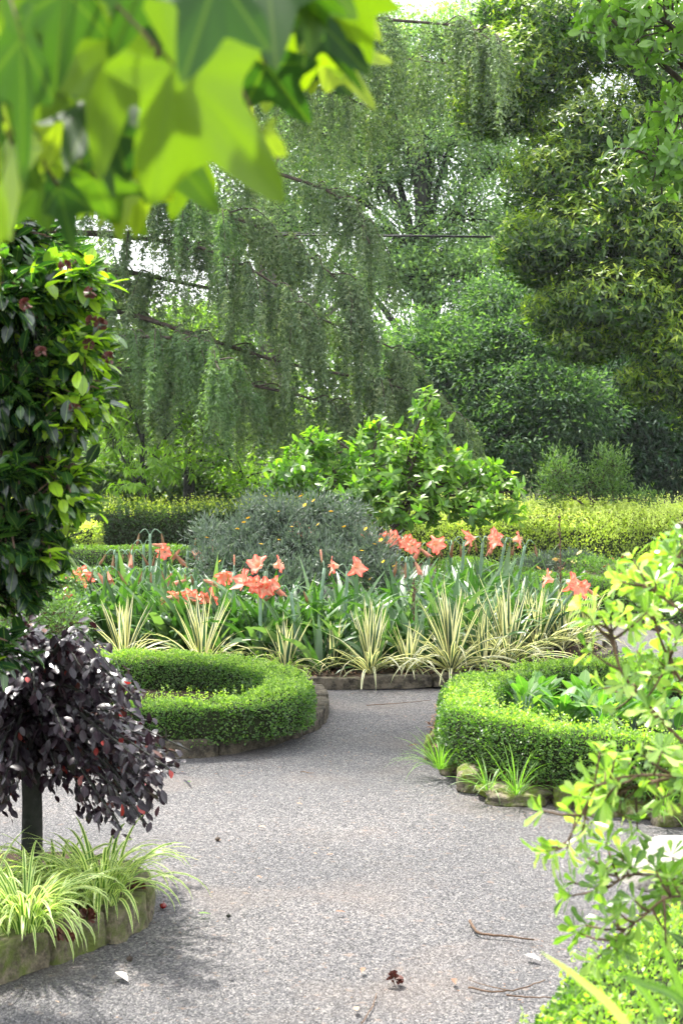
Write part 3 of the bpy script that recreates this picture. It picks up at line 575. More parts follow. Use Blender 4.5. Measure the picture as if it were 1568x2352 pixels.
for pts, D, cur, mat, dens in limbs:
    dz = np.linspace(.0, 1, len(pts)); P = np.array([at(x, y, D + (24.5 - D) * (1 - q) + (r.normal(0, .25) if q else 0)) for (x, y), q in zip(pts, dz)]); P[0] = base + np.array([0, 0, P[0][2]])
    P = smooth_poly(P, 12); L = np.linalg.norm(np.diff(P, axis=0), axis=1).sum()
    tube(wb, P - base, [.055, .034, .018, .007], 6)
    nsub = int(L * 5)
    for q in range(nsub):
        f = r.uniform(.03, 1); a = P[int(f * (len(P) - 1))]; T = unit(P[min(len(P) - 1, int(f * (len(P) - 1)) + 1)] - P[max(0, int(f * (len(P) - 1)) - 1)])
        side = np.array([r.normal(0, .35), r.choice([-1, 1]) * r.uniform(.5, 1), 0]); ln = r.uniform(.3, 1.25) * (1.15 - .6 * f)
        e = a + unit(side + T * .7) * ln; mid = (a + e) / 2 + np.array([0, 0, .08]); e = e - np.array([0, 0, .45 * ln])
        S = smooth_poly([a, mid, e], 6); tube(wb, S - base, [.012, .008, .003], 4)
        ns = max(2, int(ln * 19 * dens)); ii = r.uniform(.1, 1, ns) * (len(S) - 1); fl = np.floor(ii).astype(int).clip(0, len(S) - 2); fr = (ii - fl)[:, None]
        P0 = S[fl] * (1 - fr) + S[fl + 1] * fr
        strand(P0, cur * D / FP * r.uniform(.2, 1., ns) * .8, mat, unit(side)[None])
    ns = int(L * 15 * dens); ii = r.uniform(.02, 1, ns) * (len(P) - 1); fl = np.floor(ii).astype(int).clip(0, len(P) - 2); fr = (ii - fl)[:, None]
    strand(P[fl] * (1 - fr) + P[fl + 1] * fr + r.normal(size=(ns, 3)) * .05, cur * D / FP * r.uniform(.3, 1.15, ns), mat, rdir(r, ns))
wb.build('boughs', 'bark', t); fol['cedar'].build('foliage', 'cedar', t); fol['cedar_light'].build('new_growth', 'cedar_light', t)

# overhead cable
mb = MB(); a, b = at(-900, 505, 29.5), at(2500, 545, 29.5); X = np.linspace(0, 1, 30)
P = a[None] * (1 - X[:, None]) + b[None] * X[:, None]; P[:, 2] -= .12 * np.sin(PI * X); o = P[15].copy()
P2 = P.copy(); P2[:, 2] += .012 * np.sin(X * 200); tube(mb, P - o, .017, 6); tube(mb, P2 - o + [0, -.03, .02], .008, 5); c = mb.build('overhead_cable', 'iron'); c.location = o
tag(c, 'thin black overhead cable strung level between the trees', 'cable')

# ================================================================== SHRUBS
r = R(60)
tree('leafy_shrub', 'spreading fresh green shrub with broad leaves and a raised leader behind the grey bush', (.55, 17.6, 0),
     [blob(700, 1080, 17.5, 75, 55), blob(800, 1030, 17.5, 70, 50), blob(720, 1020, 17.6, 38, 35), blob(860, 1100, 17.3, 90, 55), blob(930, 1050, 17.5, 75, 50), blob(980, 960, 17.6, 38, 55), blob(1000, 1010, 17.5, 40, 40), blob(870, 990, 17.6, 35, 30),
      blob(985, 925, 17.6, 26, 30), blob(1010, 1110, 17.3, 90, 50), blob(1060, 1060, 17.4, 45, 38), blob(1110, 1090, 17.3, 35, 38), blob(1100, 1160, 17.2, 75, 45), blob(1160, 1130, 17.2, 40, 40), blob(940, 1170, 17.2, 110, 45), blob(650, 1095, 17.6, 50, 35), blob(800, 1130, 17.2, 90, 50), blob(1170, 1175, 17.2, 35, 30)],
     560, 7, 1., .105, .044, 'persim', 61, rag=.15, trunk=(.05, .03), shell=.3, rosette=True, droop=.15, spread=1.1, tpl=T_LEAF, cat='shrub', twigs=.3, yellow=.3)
# grey-green daisy bush
t = tree('daisy_bush', 'grey-green fine-leaved bush dotted with small yellow daisies in the central bed', (-.45, 14.6, .06),
     [blob(x_, y_, d_, rx_, ry_, .3) for x_, y_, d_, rx_, ry_ in [(560, 1235, 14.7, 55, 40), (640, 1190, 14.9, 60, 45), (720, 1185, 15, 55, 38), (690, 1250, 14.6, 65, 40), (780, 1235, 14.8, 60, 45), (500, 1290, 14.4, 55, 45), (590, 1300, 14.3, 65, 45), (850, 1270, 14.5, 48, 45), (770, 1310, 14.3, 60, 50), (880, 1330, 14.3, 40, 45), (680, 1350, 14.1, 70, 50), (480, 1230, 14.8, 30, 30), (800, 1180, 15, 30, 22), (580, 1170, 15, 25, 18)]],
     1500, 18, .1, .055, .011, 'grey', 62, rag=.2, trunk=(.03, .02), bark='bark_dark', shell=.25, flat=1.1, droop=-.5, tpl=T_DIAM, cat='shrub', twigs=.25, fork=.1, limb_r=.3, yellow=.2)
def daisy_mesh(name, mat, rad=.022, n=9, seed=0):
    mb = MB(); rr = R(seed); A = np.linspace(0, 2 * PI, n, endpoint=False) + rr.normal(0, .1, n)
    D = np.stack([np.cos(A), np.sin(A), 0 * A + .25], -1); scatter(mb, T_FOLD, np.zeros((n, 3)), D, np.tile([0, 0, 1.], (n, 1)), rad, rad * .5, .1)
    V, F = ICO2; mb.add(V * np.array([.3, .3, .2]) * rad + [0, 0, rad * .1], F, 0, 0, 0); return mb.mesh(name, mat)
dm = [daisy_mesh('daisy', 'yellow', .024, 9, s) for s in range(3)]
for k, (x, y) in enumerate([(570, 1190), (545, 1215), (600, 1250), (640, 1175), (700, 1160), (730, 1205), (760, 1175), (790, 1210), (640, 1240), (840, 1215), (875, 1240), (670, 1210), (830, 1265), (880, 1290), (720, 1150), (690, 1140), (560, 1200), (505, 1290), (860, 1250), (475, 1235), (610, 1140), (850, 1330), (640, 1345), (905, 1300)]):
    o = link('flower', dm[k % 3], t); p = at(x, y, 14.05 + .25 * (y < 1200)); o.location = p - np.array([-.45, 14.6, .06]); o.rotation_euler = (R(k).uniform(-.2, 1), 0, R(k).uniform(0, 6)); o.scale = (.9,) * 3
tree('fine_shrub', 'feathery twiggy shrub in two rounded heads standing above the yellow hedge', (3.15, 22.2, .3),
     [blob(1285, 1085, 22, 42, 48, .25), blob(1275, 1130, 22, 40, 30, .2), blob(1395, 1075, 22, 45, 45, .25), blob(1360, 1110, 22, 30, 30, .2), blob(1410, 1120, 22, 35, 25, .2), blob(1480, 1150, 22, 40, 15, .2)],
     330, 15, .12, .06, .018, 'rosebush', 63, rag=.18, trunk=(.03, .02), shell=.3, droop=-.4, tpl=T_DIAM, cat='shrub', twigs=.6, fork=.1, yellow=.3, limb_r=.3, flat=1.)
tree('fine_shrub', 'small-leaved shrub with bare reddish twigs above the purple tree at left', (-1.75, 9.9, .05),
     [blob(60, 1420, 10, 90, 45, .3), blob(150, 1440, 10, 60, 50, .25), blob(20, 1480, 9.9, 100, 50, .3), blob(150, 1500, 9.9, 60, 40, .2), blob(90, 1540, 9.8, 100, 40, .2)],
     420, 20, .07, .026, .013, 'rosebush', 64, trunk=(.02, .012), bark='twig', shell=.4, droop=-.1, cat='shrub', twigs=.8, fork=.1, limb_r=.3)
tree('fine_shrub', 'low green shrub tucked below the camellia beside the coral amaryllis', (-2.2, 12.6, .05),
     [blob(90, 1330, 12.8, 100, 40, .3), blob(60, 1390, 12.4, 90, 50, .3), blob(150, 1395, 12.4, 50, 30, .2)],
     300, 20, .09, .035, .016, 'rosebush', 65, trunk=(.02, .012), bark='twig', shell=.4, droop=-.1, cat='shrub', twigs=.5, fork=.1)
# planting in the far right bed
tree('cream_daisy_plant', 'silvery low plant with pale cream daisies before the yellow hedge', (1.9, 18.3, .06),
     [blob(1260, 1300, 18.2, 60, 22, .2), blob(1200, 1310, 18.2, 60, 18, .2), blob(1310, 1290, 18, 50, 22, .2)],
     300, 16, .06, .06, .008, 'grey', 66, trunk=(.01, .008), shell=.3, droop=-.8, tpl=T_DIAM, cat='plant', twigs=.1)
ct = [o for o in bpy.data.objects if o.name.startswith('cream_daisy_plant')][0]; cm = daisy_mesh('daisy_cream', 'cream', .04, 10, 3)
for k, (x, y) in enumerate([(1160, 1300), (1200, 1312), (1235, 1305), (1275, 1286), (1290, 1308), (1330, 1270), (1318, 1290), (1345, 1290), (1262, 1325), (1350, 1320), (1180, 1325), (1235, 1330)]):
    o = link('flower', cm, ct); o.location = at(x, y, 17.8) - np.array([1.9, 18.3, .06]); o.rotation_euler = (.7, 0, k)
t = tree('crimson_flower_plant', 'dark bushy bedding plant speckled with small crimson flowers at right', (2.6, 17.8, .06),
     [blob(1400, 1310, 17.6, 70, 28, .25), blob(1470, 1320, 17.4, 60, 28, .25), blob(1530, 1330, 17.2, 60, 30, .25), blob(1340, 1300, 17.8, 50, 22, .2)],
     420, 18, .06, .035, .01, 'rosebush', 67, trunk=(.01, .008), shell=.3, droop=-.5, tpl=T_DIAM, cat='plant', twigs=.1)
cm = daisy_mesh('crimson_bloom', 'crimson', .026, 8, 5); rr = R(5)
for k in range(34):
    o = link('flower', cm, t); x, y = rr.uniform(1350, 1545), rr.uniform(1280, 1335); o.location = at(x, y, 17.15) - np.array([2.6, 17.8, .06]); o.rotation_euler = (.7, 0, k); o.scale = (rr.uniform(.6, 1.2),) * 3
# green strappy plants behind the low hedge, right
for k, (x, y, D) in enumerate([(1190, 1290, 19), (1240, 1285, 19.2), (1140, 1300, 18.6)]):
    t = thing('strappy_plant', ['leafy green clump behind the low hedge, just right of the broad-leaved shrub', 'leafy green clump behind the low hedge, nearest the tall seed spike', 'leafy green clump behind the low hedge at the right of the central bed'][k], 'plant', (at(x, y, D)[0], D, .05), 'strappy clumps behind the low right hedge')
    mb = MB(); straps(mb, R(70 + k), (0, 0, 0), 60, (.25, .5), (.012, .022), (35, 88), (20, 120), spread=.15); mb.build('foliage', 'grass', t)

# bird bath rim at the right edge
o_ = np.array([at(1600, 1215, 16.5)[0], 16.5, .0]); t = thing('bird_bath', 'grey stone bird bath just entering the right edge beyond the low hedge', 'bird bath', o_)
zt = at(1600, 1200, 16.5)[2]
def lathe(mb, prof, n=28, c=(0, 0, 0)):
    a = np.linspace(0, 2 * PI, n, endpoint=False); P = np.array(prof); V = np.stack([P[:, 0:1] * np.cos(a), P[:, 0:1] * np.sin(a), P[:, 1:2] + 0 * a], -1) + np.array(c)
    i = np.arange(len(P) - 1)[:, None] * n; j = np.arange(n)[None]; j2 = (j + 1) % n
    mb.add(V.reshape(-1, 3), [np.stack([i + j, i + j2, i + n + j2, i + n + j], -1).reshape(-1, 4)])
mb = MB(); lathe(mb, [(0, zt - .1), (.06, zt - .1), (.15, zt - .05), (.2, zt), (.185, zt), (.14, zt - .03), (0, zt - .045)]); mb.build('basin', 'rock', t)
mb = MB(); lathe(mb, [(.13, 0), (.13, .05), (.06, .1), (.045, zt - .2), (.06, zt - .1)]); mb.build('pedestal', 'rock', t)

# ================================================================== CENTRAL BED: amaryllis
def petal_flower(name, mat, n, rad, depth, seed, open_=1., ragged=.1, droopy=0):
    """a trumpet of n petals; opens towards +X"""
    rr = R(seed); mb = MB()
    for k in range(n):
        a = 2 * PI * k / n + rr.normal(0, .08); s = rr.uniform(.8, 1.12); bend = rr.normal(0, .35); rows = []; K = 6; w0 = rad * .78 * rr.uniform(.85, 1.1)
        for i in range(K + 1):
            t_ = i / K; x = depth * (1 - (1 - t_) ** 1.4) * (1 - (.3 + bend) * open_ * t_ ** 3); rho = (.09 + .91 * t_ ** 1.5) * rad * s * open_ + (1 - open_) * .25 * rad * math.sin(PI * t_)
            w = w0 * math.sin(PI * (.12 + .8 * t_ ** 1.15)) * (.35 + .65 * open_)
            for j in (-1, -.5, 0, .5, 1):
                da = j * w / max(rho, .25 * rad) * .55; rf = rr.normal(0, ragged * rad * .25) * t_ * abs(j)
                rr_ = rho + rf + .12 * rad * abs(j) * (1 - t_)
                rows.append((x + rf * .8 - .05 * rad * abs(j) * t_, math.cos(a + da) * rr_, math.sin(a + da) * rr_))
        V = np.array(rows); F = [(i * 5 + j, i * 5 + j + 1, i * 5 + j + 6, i * 5 + j + 5) for i in range(K) for j in range(4)]
        mb.add(V, np.array(F), rr.uniform(0, .6), np.tile([-1, -.5, 0, .5, 1.], K + 1), np.repeat(np.linspace(0, 1, K + 1), 5))
    for k in range(5):   # stamens
        a = 2 * PI * k / 5; tube(mb, [(0, 0, 0), (depth * .6, .05 * rad * math.cos(a), -.1 * rad), (depth * 1.05, .2 * rad * math.cos(a), .15 * rad * math.sin(a))], .0022, 3)
    return mb.mesh(name, mat)
FL = [petal_flower('bloom', 'petal', 6, .084, .085, s, 1., .25) for s in (1, 2, 3, 4)]
WL = [petal_flower('wilted_bloom', 'wilt', 6, .05, .12, s, .45, .35) for s in (5, 6, 7)]
BL = [petal_flower('dried_bloom', 'brownpetal', 5, .03, .11, s, .3, .5) for s in (8, 9)]
BUD = [petal_flower('bud', 'wilt', 4, .022, .09, s, .25, .1) for s in (10, 11)]
def clump_mesh(seed, n=15, L=(.42, .74)):
    mb = MB(); rr = R(seed)
    straps(mb, rr, (0, 0, 0), n, L, (.045, .072), (48, 88), (5, 100), 8, .05, fold=.13, twist=.5)
    straps(mb, rr, (0, 0, 0), n // 2, (.22, .42), (.04, .055), (15, 55), (20, 90), 8, .05, fold=.13, twist=.5); return mb.mesh('leaf_clump', 'straw')
CL = [clump_mesh(s) for s in range(200, 208)]
def amaryllis(X, Y, D, heads, label, group=None, lean=0, seed=0, bigleaf=1):
    """heads: list of (kind, azimuth, pitch)   azimuth 0 = to the right, 270 = towards the camera"""
    rr = R(900 + seed); p = at(X, Y, D); b = np.array([p[0] - lean, D + rr.uniform(-.05, .1), .06]); t = thing('amaryllis_plant', label, 'flower', b, group)
    o = link('foliage', CL[seed % 8], t); o.rotation_euler[2] = rr.uniform(0, 6); o.scale = (bigleaf,) * 3
    top_ = p - b - np.array([0, 0, .05]); mb = MB(); tube(mb, smooth_poly([(0, 0, 0), top_ * .5 + [lean * -.15, 0, 0], top_], 6), [.019, .017, .014, .012], 8); mb.build('stalk', 'stalk', t)
    for k, (kind, az, pit) in enumerate(heads):
        az = math.radians(az); pit = math.radians(pit); hd = np.array([math.cos(az), math.sin(az), 0])
        ln = {'f': .06, 'w': .08, 'd': .09, 'b': .05}[kind] * rr.uniform(.85, 1.2)
        e = top_ + hd * ln + np.array([0, 0, .035 if kind in 'fb' else .01]); me = {'f': FL, 'w': WL, 'd': BL, 'b': BUD}[kind]
        o = link({'f': 'flower', 'w': 'wilted_flower', 'd': 'dried_flower', 'b': 'bud'}[kind], me[(seed + k) % len(me)], t)
        o.location = e; o.rotation_euler = (rr.uniform(0, 6), -pit, az); s = rr.uniform(.85, 1.12); o.scale = (s,) * 3
        if kind == 'w': o['label'] = 'faded pink drooping bloom'
        pb = MB(); tube(pb, smooth_poly([top_ - [0, 0, .01], top_ + hd * ln * .45 + [0, 0, .05], e], 4), .0045, 5); pb.build('flower_stem', 'stalk', t)
F_, W_, D_, B_ = 'f', 'w', 'd', 'b'
AM = [((598, 1330, 12.35), [(F_, 200, 10), (F_, 330, -20), (F_, 250, -15), (F_, 285, -40), (W_, 0, -40)], 'largest amaryllis head, five coral blooms on a thick pair of stalks left of centre', 0),
      ((612, 1296, 12.5), [(F_, 230, 20), (F_, 350, 15)], 'two upper coral blooms just above the largest five-flowered amaryllis head', .02),
      ((798, 1296, 12.6), [(F_, 190, 5), (F_, 310, 0)], 'pair of open coral amaryllis facing apart on one stalk before the grey bush', -.02 + .05),
      ((745, 1290, 12.7), [(B_, 110, 70)], 'amaryllis stalk with one unopened pink bud left of the coral pair', .06),
      ((868, 1228, 15.0), [(F_, 200, 10), (F_, 300, -10)], 'leftmost coral amaryllis of the row at the right edge of the grey bush', .02),
      ((918, 1232, 14.9), [(F_, 240, 5), (F_, 300, -25)], 'coral amaryllis second in the row right of the grey bush', .02),
      ((945, 1248, 14.6), [(F_, 270, -10), (W_, 340, -40)], 'pale coral amaryllis with a faded bloom in the row right of the grey bush', .0),
      ((985, 1246, 14.7), [(F_, 300, 0), (W_, 200, -60), (D_, 20, -70)], 'coral amaryllis with long hanging dried bloom, rightmost of the row by the grey bush', .02),
      ((1108, 1232, 14.6), [(F_, 200, 5), (F_, 320, 10), (D_, 60, -80), (D_, 180, -80)], 'coral amaryllis trusses on tall stalk, left of the two before the broad-leaved shrub', .04),
      ((1158, 1236, 14.4), [(F_, 220, 5), (F_, 350, 10), (D_, 60, -80), (W_, 180, -70)], 'coral amaryllis trusses on tall stalk, right of the two before the broad-leaved shrub', .09),
      ((1285, 1330, 13.2), [(F_, 180, 20), (F_, 320, -10)], 'coral amaryllis on a stalk leaning right above the striped yuccas', .32),
      ((1322, 1338, 13.1), [(F_, 280, -15), (W_, 340, -40)], 'veined coral bloom at the far right, lowest on the leaning amaryllis stalks', .3),
      ((380, 1262, 15), [(F_, 270, 0), (W_, 350, -50), (D_, 180, -80)], 'bright coral amaryllis facing forward among wilting heads at left', .02),
      ((432, 1252, 15), [(W_, 180, -50), (W_, 300, -30), (W_, 20, -50)], 'amaryllis with three faded pink blooms behind the bright coral one', .03),
      ((330, 1240, 15), [(W_, 350, -5), (D_, 180, -75)], 'tall amaryllis stalk with one pale pink sideways bloom and dried petals', .0),
      ((180, 1302, 14), [(W_, 240, -30), (F_, 290, -20), (D_, 20, -80)], 'amaryllis with coral and faded blooms at the far left of the bed', .0),
      ((208, 1305, 13.8), [(F_, 250, -35), (W_, 340, -50)], 'second coral and faded amaryllis head at the far left of the bed', -.02),
      ((450, 1320, 13.5), [(W_, 180, -20), (W_, 330, -10)], 'low pale amaryllis with two twisting faded blooms at left of centre', .0),
      ((435, 1355, 13.0), [(F_, 280, -25), (F_, 220, -30), (W_, 180, -20)], 'streaked coral amaryllis drooping above the tall left yucca', .0),
      ((490, 1358, 13.0), [(F_, 260, -35)], 'single veined coral bloom hanging beside the tall left yucca', .0),
      ((512, 1308, 13.4), [(F_, 280, -30), (W_, 60, -40)], 'small coral amaryllis hanging left of the grey bush', .0),
      ((130, 1362, 13), [(F_, 300, 0), (F_, 200, -10)], 'low coral amaryllis under the camellia leaves at the left edge', .0),
      ((690, 1208, 15.5), [(F_, 250, 0), (F_, 300, -40)], 'coral amaryllis seen through the top of the grey bush', .0),
      ((268, 1262, 14.6), [(D_, 180, -60), (D_, 340, -70), (D_, 260, -80)], 'amaryllis stalk with three hanging brown heads at left', .0),
      ((305, 1262, 14.4), [(D_, 0, -60), (D_, 180, -75), (W_, 270, -60)], 'amaryllis stalk with brown heads arching either side, left of the pale bloom', .0),
      ((240, 1300, 13.6), [(D_, 0, -60), (D_, 180, -75), (W_, 300, -50)], 'shorter amaryllis stalk with shrivelled heads beside the far left blooms', .0),
      ((350, 1300, 13.9), [(D_, 0, -80), (D_, 180, -75), (D_, 270, -80)], 'dried amaryllis head below the bright forward-facing bloom at left', .0),
      ((415, 1305, 14), [(D_, 20, -80), (W_, 200, -60), (D_, 300, -80)], 'shrivelled amaryllis head hanging between the faded pink blooms', .0),
      ((470, 1225, 15.6), [(D_, 180, -80), (W_, 320, -70), (D_, 30, -80)], 'tall amaryllis stalk with nodding dry head against the dark hedge', .0),
      ((345, 1215, 15.8), [(D_, 180, -80), (D_, 0, -80)], 'tallest bare amaryllis stalk with hooked brown stems against the dark hedge', .0),
      ((1035, 1240, 15), [(D_, 0, -85), (D_, 180, -80), (D_, 270, -80)], 'amaryllis stalk with hooked dry heads just right of the coral row', .0),
      ((1065, 1232, 14.8), [(D_, 0, -80), (D_, 180, -80)], 'amaryllis stalk with short hooked stems before the broad-leaved shrub', .03),
      ((935, 1278, 13.8), [(W_, 320, -60), (D_, 180, -80), (D_, 260, -80)], 'amaryllis stalk with limp pink bloom under the coral row', .0),
      ((537, 1300, 12.8), [(B_, 90, 85)], 'thick pale stalk with a closed green bud left of the largest bloom', -.0),
      ((668, 1345, 12.3), [(D_, 180, -40), (D_, 20, -70)], 'leaning green stalk with spent tip just right of the largest bloom', -.05),
      ((1205, 1240, 15), [(D_, 0, -80), (D_, 180, -80)], 'spent amaryllis stalk at the right end of the tall trusses', .1)]
for k, (p, h, lab, lean) in enumerate(AM): amaryllis(*p, h, lab, 'amaryllis with blooms in the central bed', lean, k)
# leafy plants without stalks filling the bed
rr = R(77); n = 0; cand = []
while n < 104:
    a = rr.uniform(0, 2 * PI); q = math.sqrt(rr.uniform(.02, .9)) * (CR - .2); x, y = CC[0] + math.cos(a) * q, CC[1] + math.sin(a) * q
    if y > 15.1 or (x > -.9 and x < .6 and y > 14.0) or any((x - u) ** 2 + (y - v) ** 2 < .034 for u, v in cand): continue
    if (x - CC[0]) ** 2 + (y - CC[1]) ** 2 > 1.84 ** 2 and y < 13.6: continue
    cand.append((x, y)); n += 1
for k, (x, y) in enumerate(cand):
    t = thing('amaryllis_plant', 'leafy amaryllis clump of broad green straps without a flower stalk, in the central bed', 'plant', (x, y, .05), 'flowerless amaryllis clumps in the central bed')
    o = link('foliage', CL[k % 8], t); o.rotation_euler[2] = rr.uniform(0, 6); s = rr.uniform(.8, 1.12); o.scale = (s, s, s)

# variegated yuccas
YU = [(285, 1510, 12.35, .42, 22, 'striped yucca at the far left of the front row, half hidden behind the left hedge'),
      (465, 1525, 12.15, .47, 26, 'tall fan-shaped striped yucca behind the middle of the left horseshoe hedge'),
      (655, 1540, 12.05, .32, 18, 'small striped yucca at the right tip of the left horseshoe hedge'),
      (850, 1552, 11.98, .42, 26, 'striped yucca spilling long leaves over the central kerb'),
      (765, 1530, 12.25, .30, 18, 'short striped yucca crowded behind the one spilling over the kerb'),
      (1035, 1540, 12.05, .52, 30, 'tall upright striped yucca right of the spilling one, by the right hedge'),
      (1165, 1505, 12.4, .52, 30, 'full striped yucca behind the tip of the right hedge'),
      (1230, 1480, 12.9, .44, 28, 'striped yucca crowded second from the right end of the row'),
      (1290, 1470, 13.2, .4, 26, 'rightmost striped yucca leaning over the side path'),
      (1090, 1490, 12.75, .4, 20, 'striped yucca seen between the two tallest ones'),
      (940, 1540, 12.05, .3, 20, 'low sprawling striped yucca between the spilling one and the tall upright one'), (1110, 1530, 12.15, .34, 22, 'short striped yucca tucked low behind the tip of the right hedge'),
      (1340, 1450, 13.6, .36, 24, 'last low striped yucca at the far right end beside the side path')]
for k, (X, Y, D, L, n_, lab) in enumerate(YU):
    p = at(X, Y, D); L *= 1.18; b = (p[0], D, .06); t = thing('variegated_yucca', lab, 'plant', b, None); t['group'] = 'striped yuccas edging the central bed'
    mb = MB(); rr = R(300 + k); yp = lambda t_: (.6 + .4 * min(1, t_ * 3)) * max(.03, 1 - max(0, (t_ - .45) / .55) ** 1.3)
    straps(mb, rr, (0, 0, .02), int(n_ * .65), (L * .8, L * 1.15), (.034, .05), (64, 89), (-2, 16), 5, .03, fold=.22, wprof=yp, twist=.15)
    straps(mb, rr, (0, 0, .02), int(n_ * .6), (L * .55, L * .95), (.024, .034), (30, 62), (0, 75), 7, .03, fold=.22, wprof=yp, twist=.4)
    straps(mb, rr, (0, 0, .015), int(n_ * .9), (L * .6, L * 1.25), (.018, .028), (20, 60), (70, 150), 7, .03, fold=.22, wprof=yp, twist=.7)
    V = mb.V[-1]; V[:, 2] = np.maximum(V[:, 2], -.045 + .02 * R(k).uniform(size=len(V)) * 0 + .004)
    mb.build('foliage', 'yucca', t)
# tall dry seed spike and a second one
for (X, Yb, Yt, D, lab) in [(1284, 1440, 1178, 13.4, 'tall dry brown seed spike standing right of centre above the coral blooms'), (950, 1440, 1330, 12.5, 'crooked dry seed spike between the amaryllis leaves right of centre')]:
    b = at(X, Yb, D); b[2] = .06; e = at(X, Yt, D); t = thing('seed_spike', lab, 'plant', b); mb = MB(); h = e - b; tube(mb, smooth_poly([(0, 0, 0), h * .5 + [.01, 0, 0], h], 5), [.008, .006, .003], 5)
    rr = R(int(X))
    for k in range(9):
        a = h * rr.uniform(.45, .9); d = np.array([rr.choice([-1, 1]) * rr.uniform(.02, .05), rr.normal(0, .02), .04]) * (1.3 if k < 5 else .7); tube(mb, smooth_poly([a, a + d * .6, a + d * [1, 1, 1.4]], 3), [.003, .002], 4)
    mb.build('stem', 'twig', t); pb = MB()
    for k in range(34):
        a = h * rr.uniform(.5, 1) + rr.normal(0, .006, 3); V, F = ICO2; pb.add(V * [.006, .006, .011] + a, F)
    pb.build('seed_pods', 'twig', t)

# ================================================================== RIGHT BED PLANTS, ROCKS, GRASS
SP = [(1205, 1590, 9.75, 'broad-leaved plant nearest the tip inside the right hedge'), (1290, 1600, 9.55, 'broad-leaved plant in the middle of the right hedged bed'), (1240, 1560, 10.0, 'broad-leaved plant at the back left inside the right hedge'),
      (1340, 1570, 9.9, 'broad-leaved plant at the back centre inside the right hedge'), (1380, 1610, 9.4, 'broad-leaved plant behind the foreground shrub stems in the right bed'), (1450, 1590, 9.6, 'broad-leaved plant near the right side of the hedged bed'),
      (1500, 1560, 9.9, 'broad-leaved plant at the back right inside the right hedge'), (1540, 1620, 9.4, 'broad-leaved plant at the right edge inside the hedge')]
for k, (X, Y, D, lab) in enumerate(SP):
    b = np.array([at(X, Y, D)[0], D, .08]); t = thing('broad_leaved_plant', lab, 'plant', b, 'broad-leaved plants inside the right hedge'); rr = R(400 + k); mb = MB(); n_ = 46
    A = rr.uniform(0, 2 * PI, n_); el = rr.uniform(.15, 1.3, n_); D_v = np.stack([np.cos(A) * np.cos(el), np.sin(A) * np.cos(el), np.sin(el)], -1); st = np.stack([np.cos(A), np.sin(A), 0 * A], -1) * rr.uniform(.0, .09, n_)[:, None] + np.array([0, 0, 1.]) * rr.uniform(.04, .22, n_)[:, None]
    L_ = rr.uniform(.1, .17, n_); scatter(mb, T_LEAF, st, D_v, np.stack([-np.cos(A) * .5, -np.sin(A) * .5, np.ones(n_)], -1), L_, L_ * .46, rr.uniform(0, 1, n_)); mb.build('foliage', 'salvia', t)
    sb = MB(); [tube(sb, [(0, 0, -.02), st[q] * .6, st[q]], [.006, .004], 4) for q in range(0, n_, 2)]; sb.build('stems', 'stalk', t)
RO = [(1000, 1742, 21, 62, 'upright tan rock at the left tip of the right bed'), (1040, 1776, 33, 34, 'rounded mossy stone below the grass tuft'), (1080, 1814, 29, 50, 'bright moss covered peaked rock'), (1188, 1836, 78, 34, 'long low mossy rock with grass hanging over it'),
      (1301, 1848, 33, 44, 'grey angular rock beside the foreground leaves'), (1385, 1862, 50, 42, 'partly hidden rock behind the leafy sprays'), (1470, 1870, 42, 42, 'brown rock low at the right behind the sprays'), (1545, 1890, 44, 58, 'large shadowed rock at the right picture edge'), (1010, 1700, 16, 40, 'small rock tucked behind the upright tan rock')]
for k, (X, Yb, rx, hpx, lab) in enumerate(RO):
    b = gnd(X, Yb); D = b[1]; s = D / FP; mb = MB(); rock_mesh(mb, (0, 0, .28 * hpx * s), (rx * s * 1.08, min(.16, rx * s * .9 + .03), hpx * s * .62), 500 + k, R(k).uniform(-.2, .2), .24)
    o = mb.build('rock', 'rock'); o.location = b + np.array([0, .04, 0]); tag(o, lab, 'rock', 'rocks edging the right bed')
# pale boulder, near right
b = gnd(1575, 2030); mb = MB(); rock_mesh(mb, (0, 0, .03), (.27, .2, .12), 520, .3, .14); o = mb.build('boulder', 'pale'); o.location = b + np.array([.03, .12, 0]); tag(o, 'large pale sunlit boulder at the right edge below the leafy sprays', 'boulder')
for k, (X, Y, L, n_, lab) in enumerate([(1010, 1765, .24, 42, 'grass tuft on the leftmost rocks of the right bed'), (1120, 1815, .2, 16, 'thin grass tuft over the bright mossy rock'), (1185, 1825, .26, 26, 'arching grass tuft across the long low rock'), (1520, 1872, .2, 20, 'grass tuft between the rocks near the right edge')]):
    b = gnd(X, Y, .05); t = thing('grass_tuft', lab, 'grass', b, 'grass tufts among the rocks'); mb = MB(); straps(mb, R(540 + k), (0, 0, 0), n_ * 2, (L * .7, L * 1.3), (.004, .007), (20, 80), (20, 110), 7, .03, az=None, fold=.05); mb.build('blades', 'grass', t)
# strappy plant inside the left hedge
for k, (X, Y, D, lab) in enumerate([(300, 1600, 10.2, 'green strappy plant inside the left horseshoe hedge behind the purple leaves')]):
    b = np.array([at(X, Y, D)[0], D, .08]); t = thing('strappy_plant', lab, 'plant', b); mb = MB(); straps(mb, R(560), (0, 0, 0), 24, (.2, .38), (.015, .03), (30, 88), (10, 110), 7, .05); mb.build('foliage', 'straw', t)

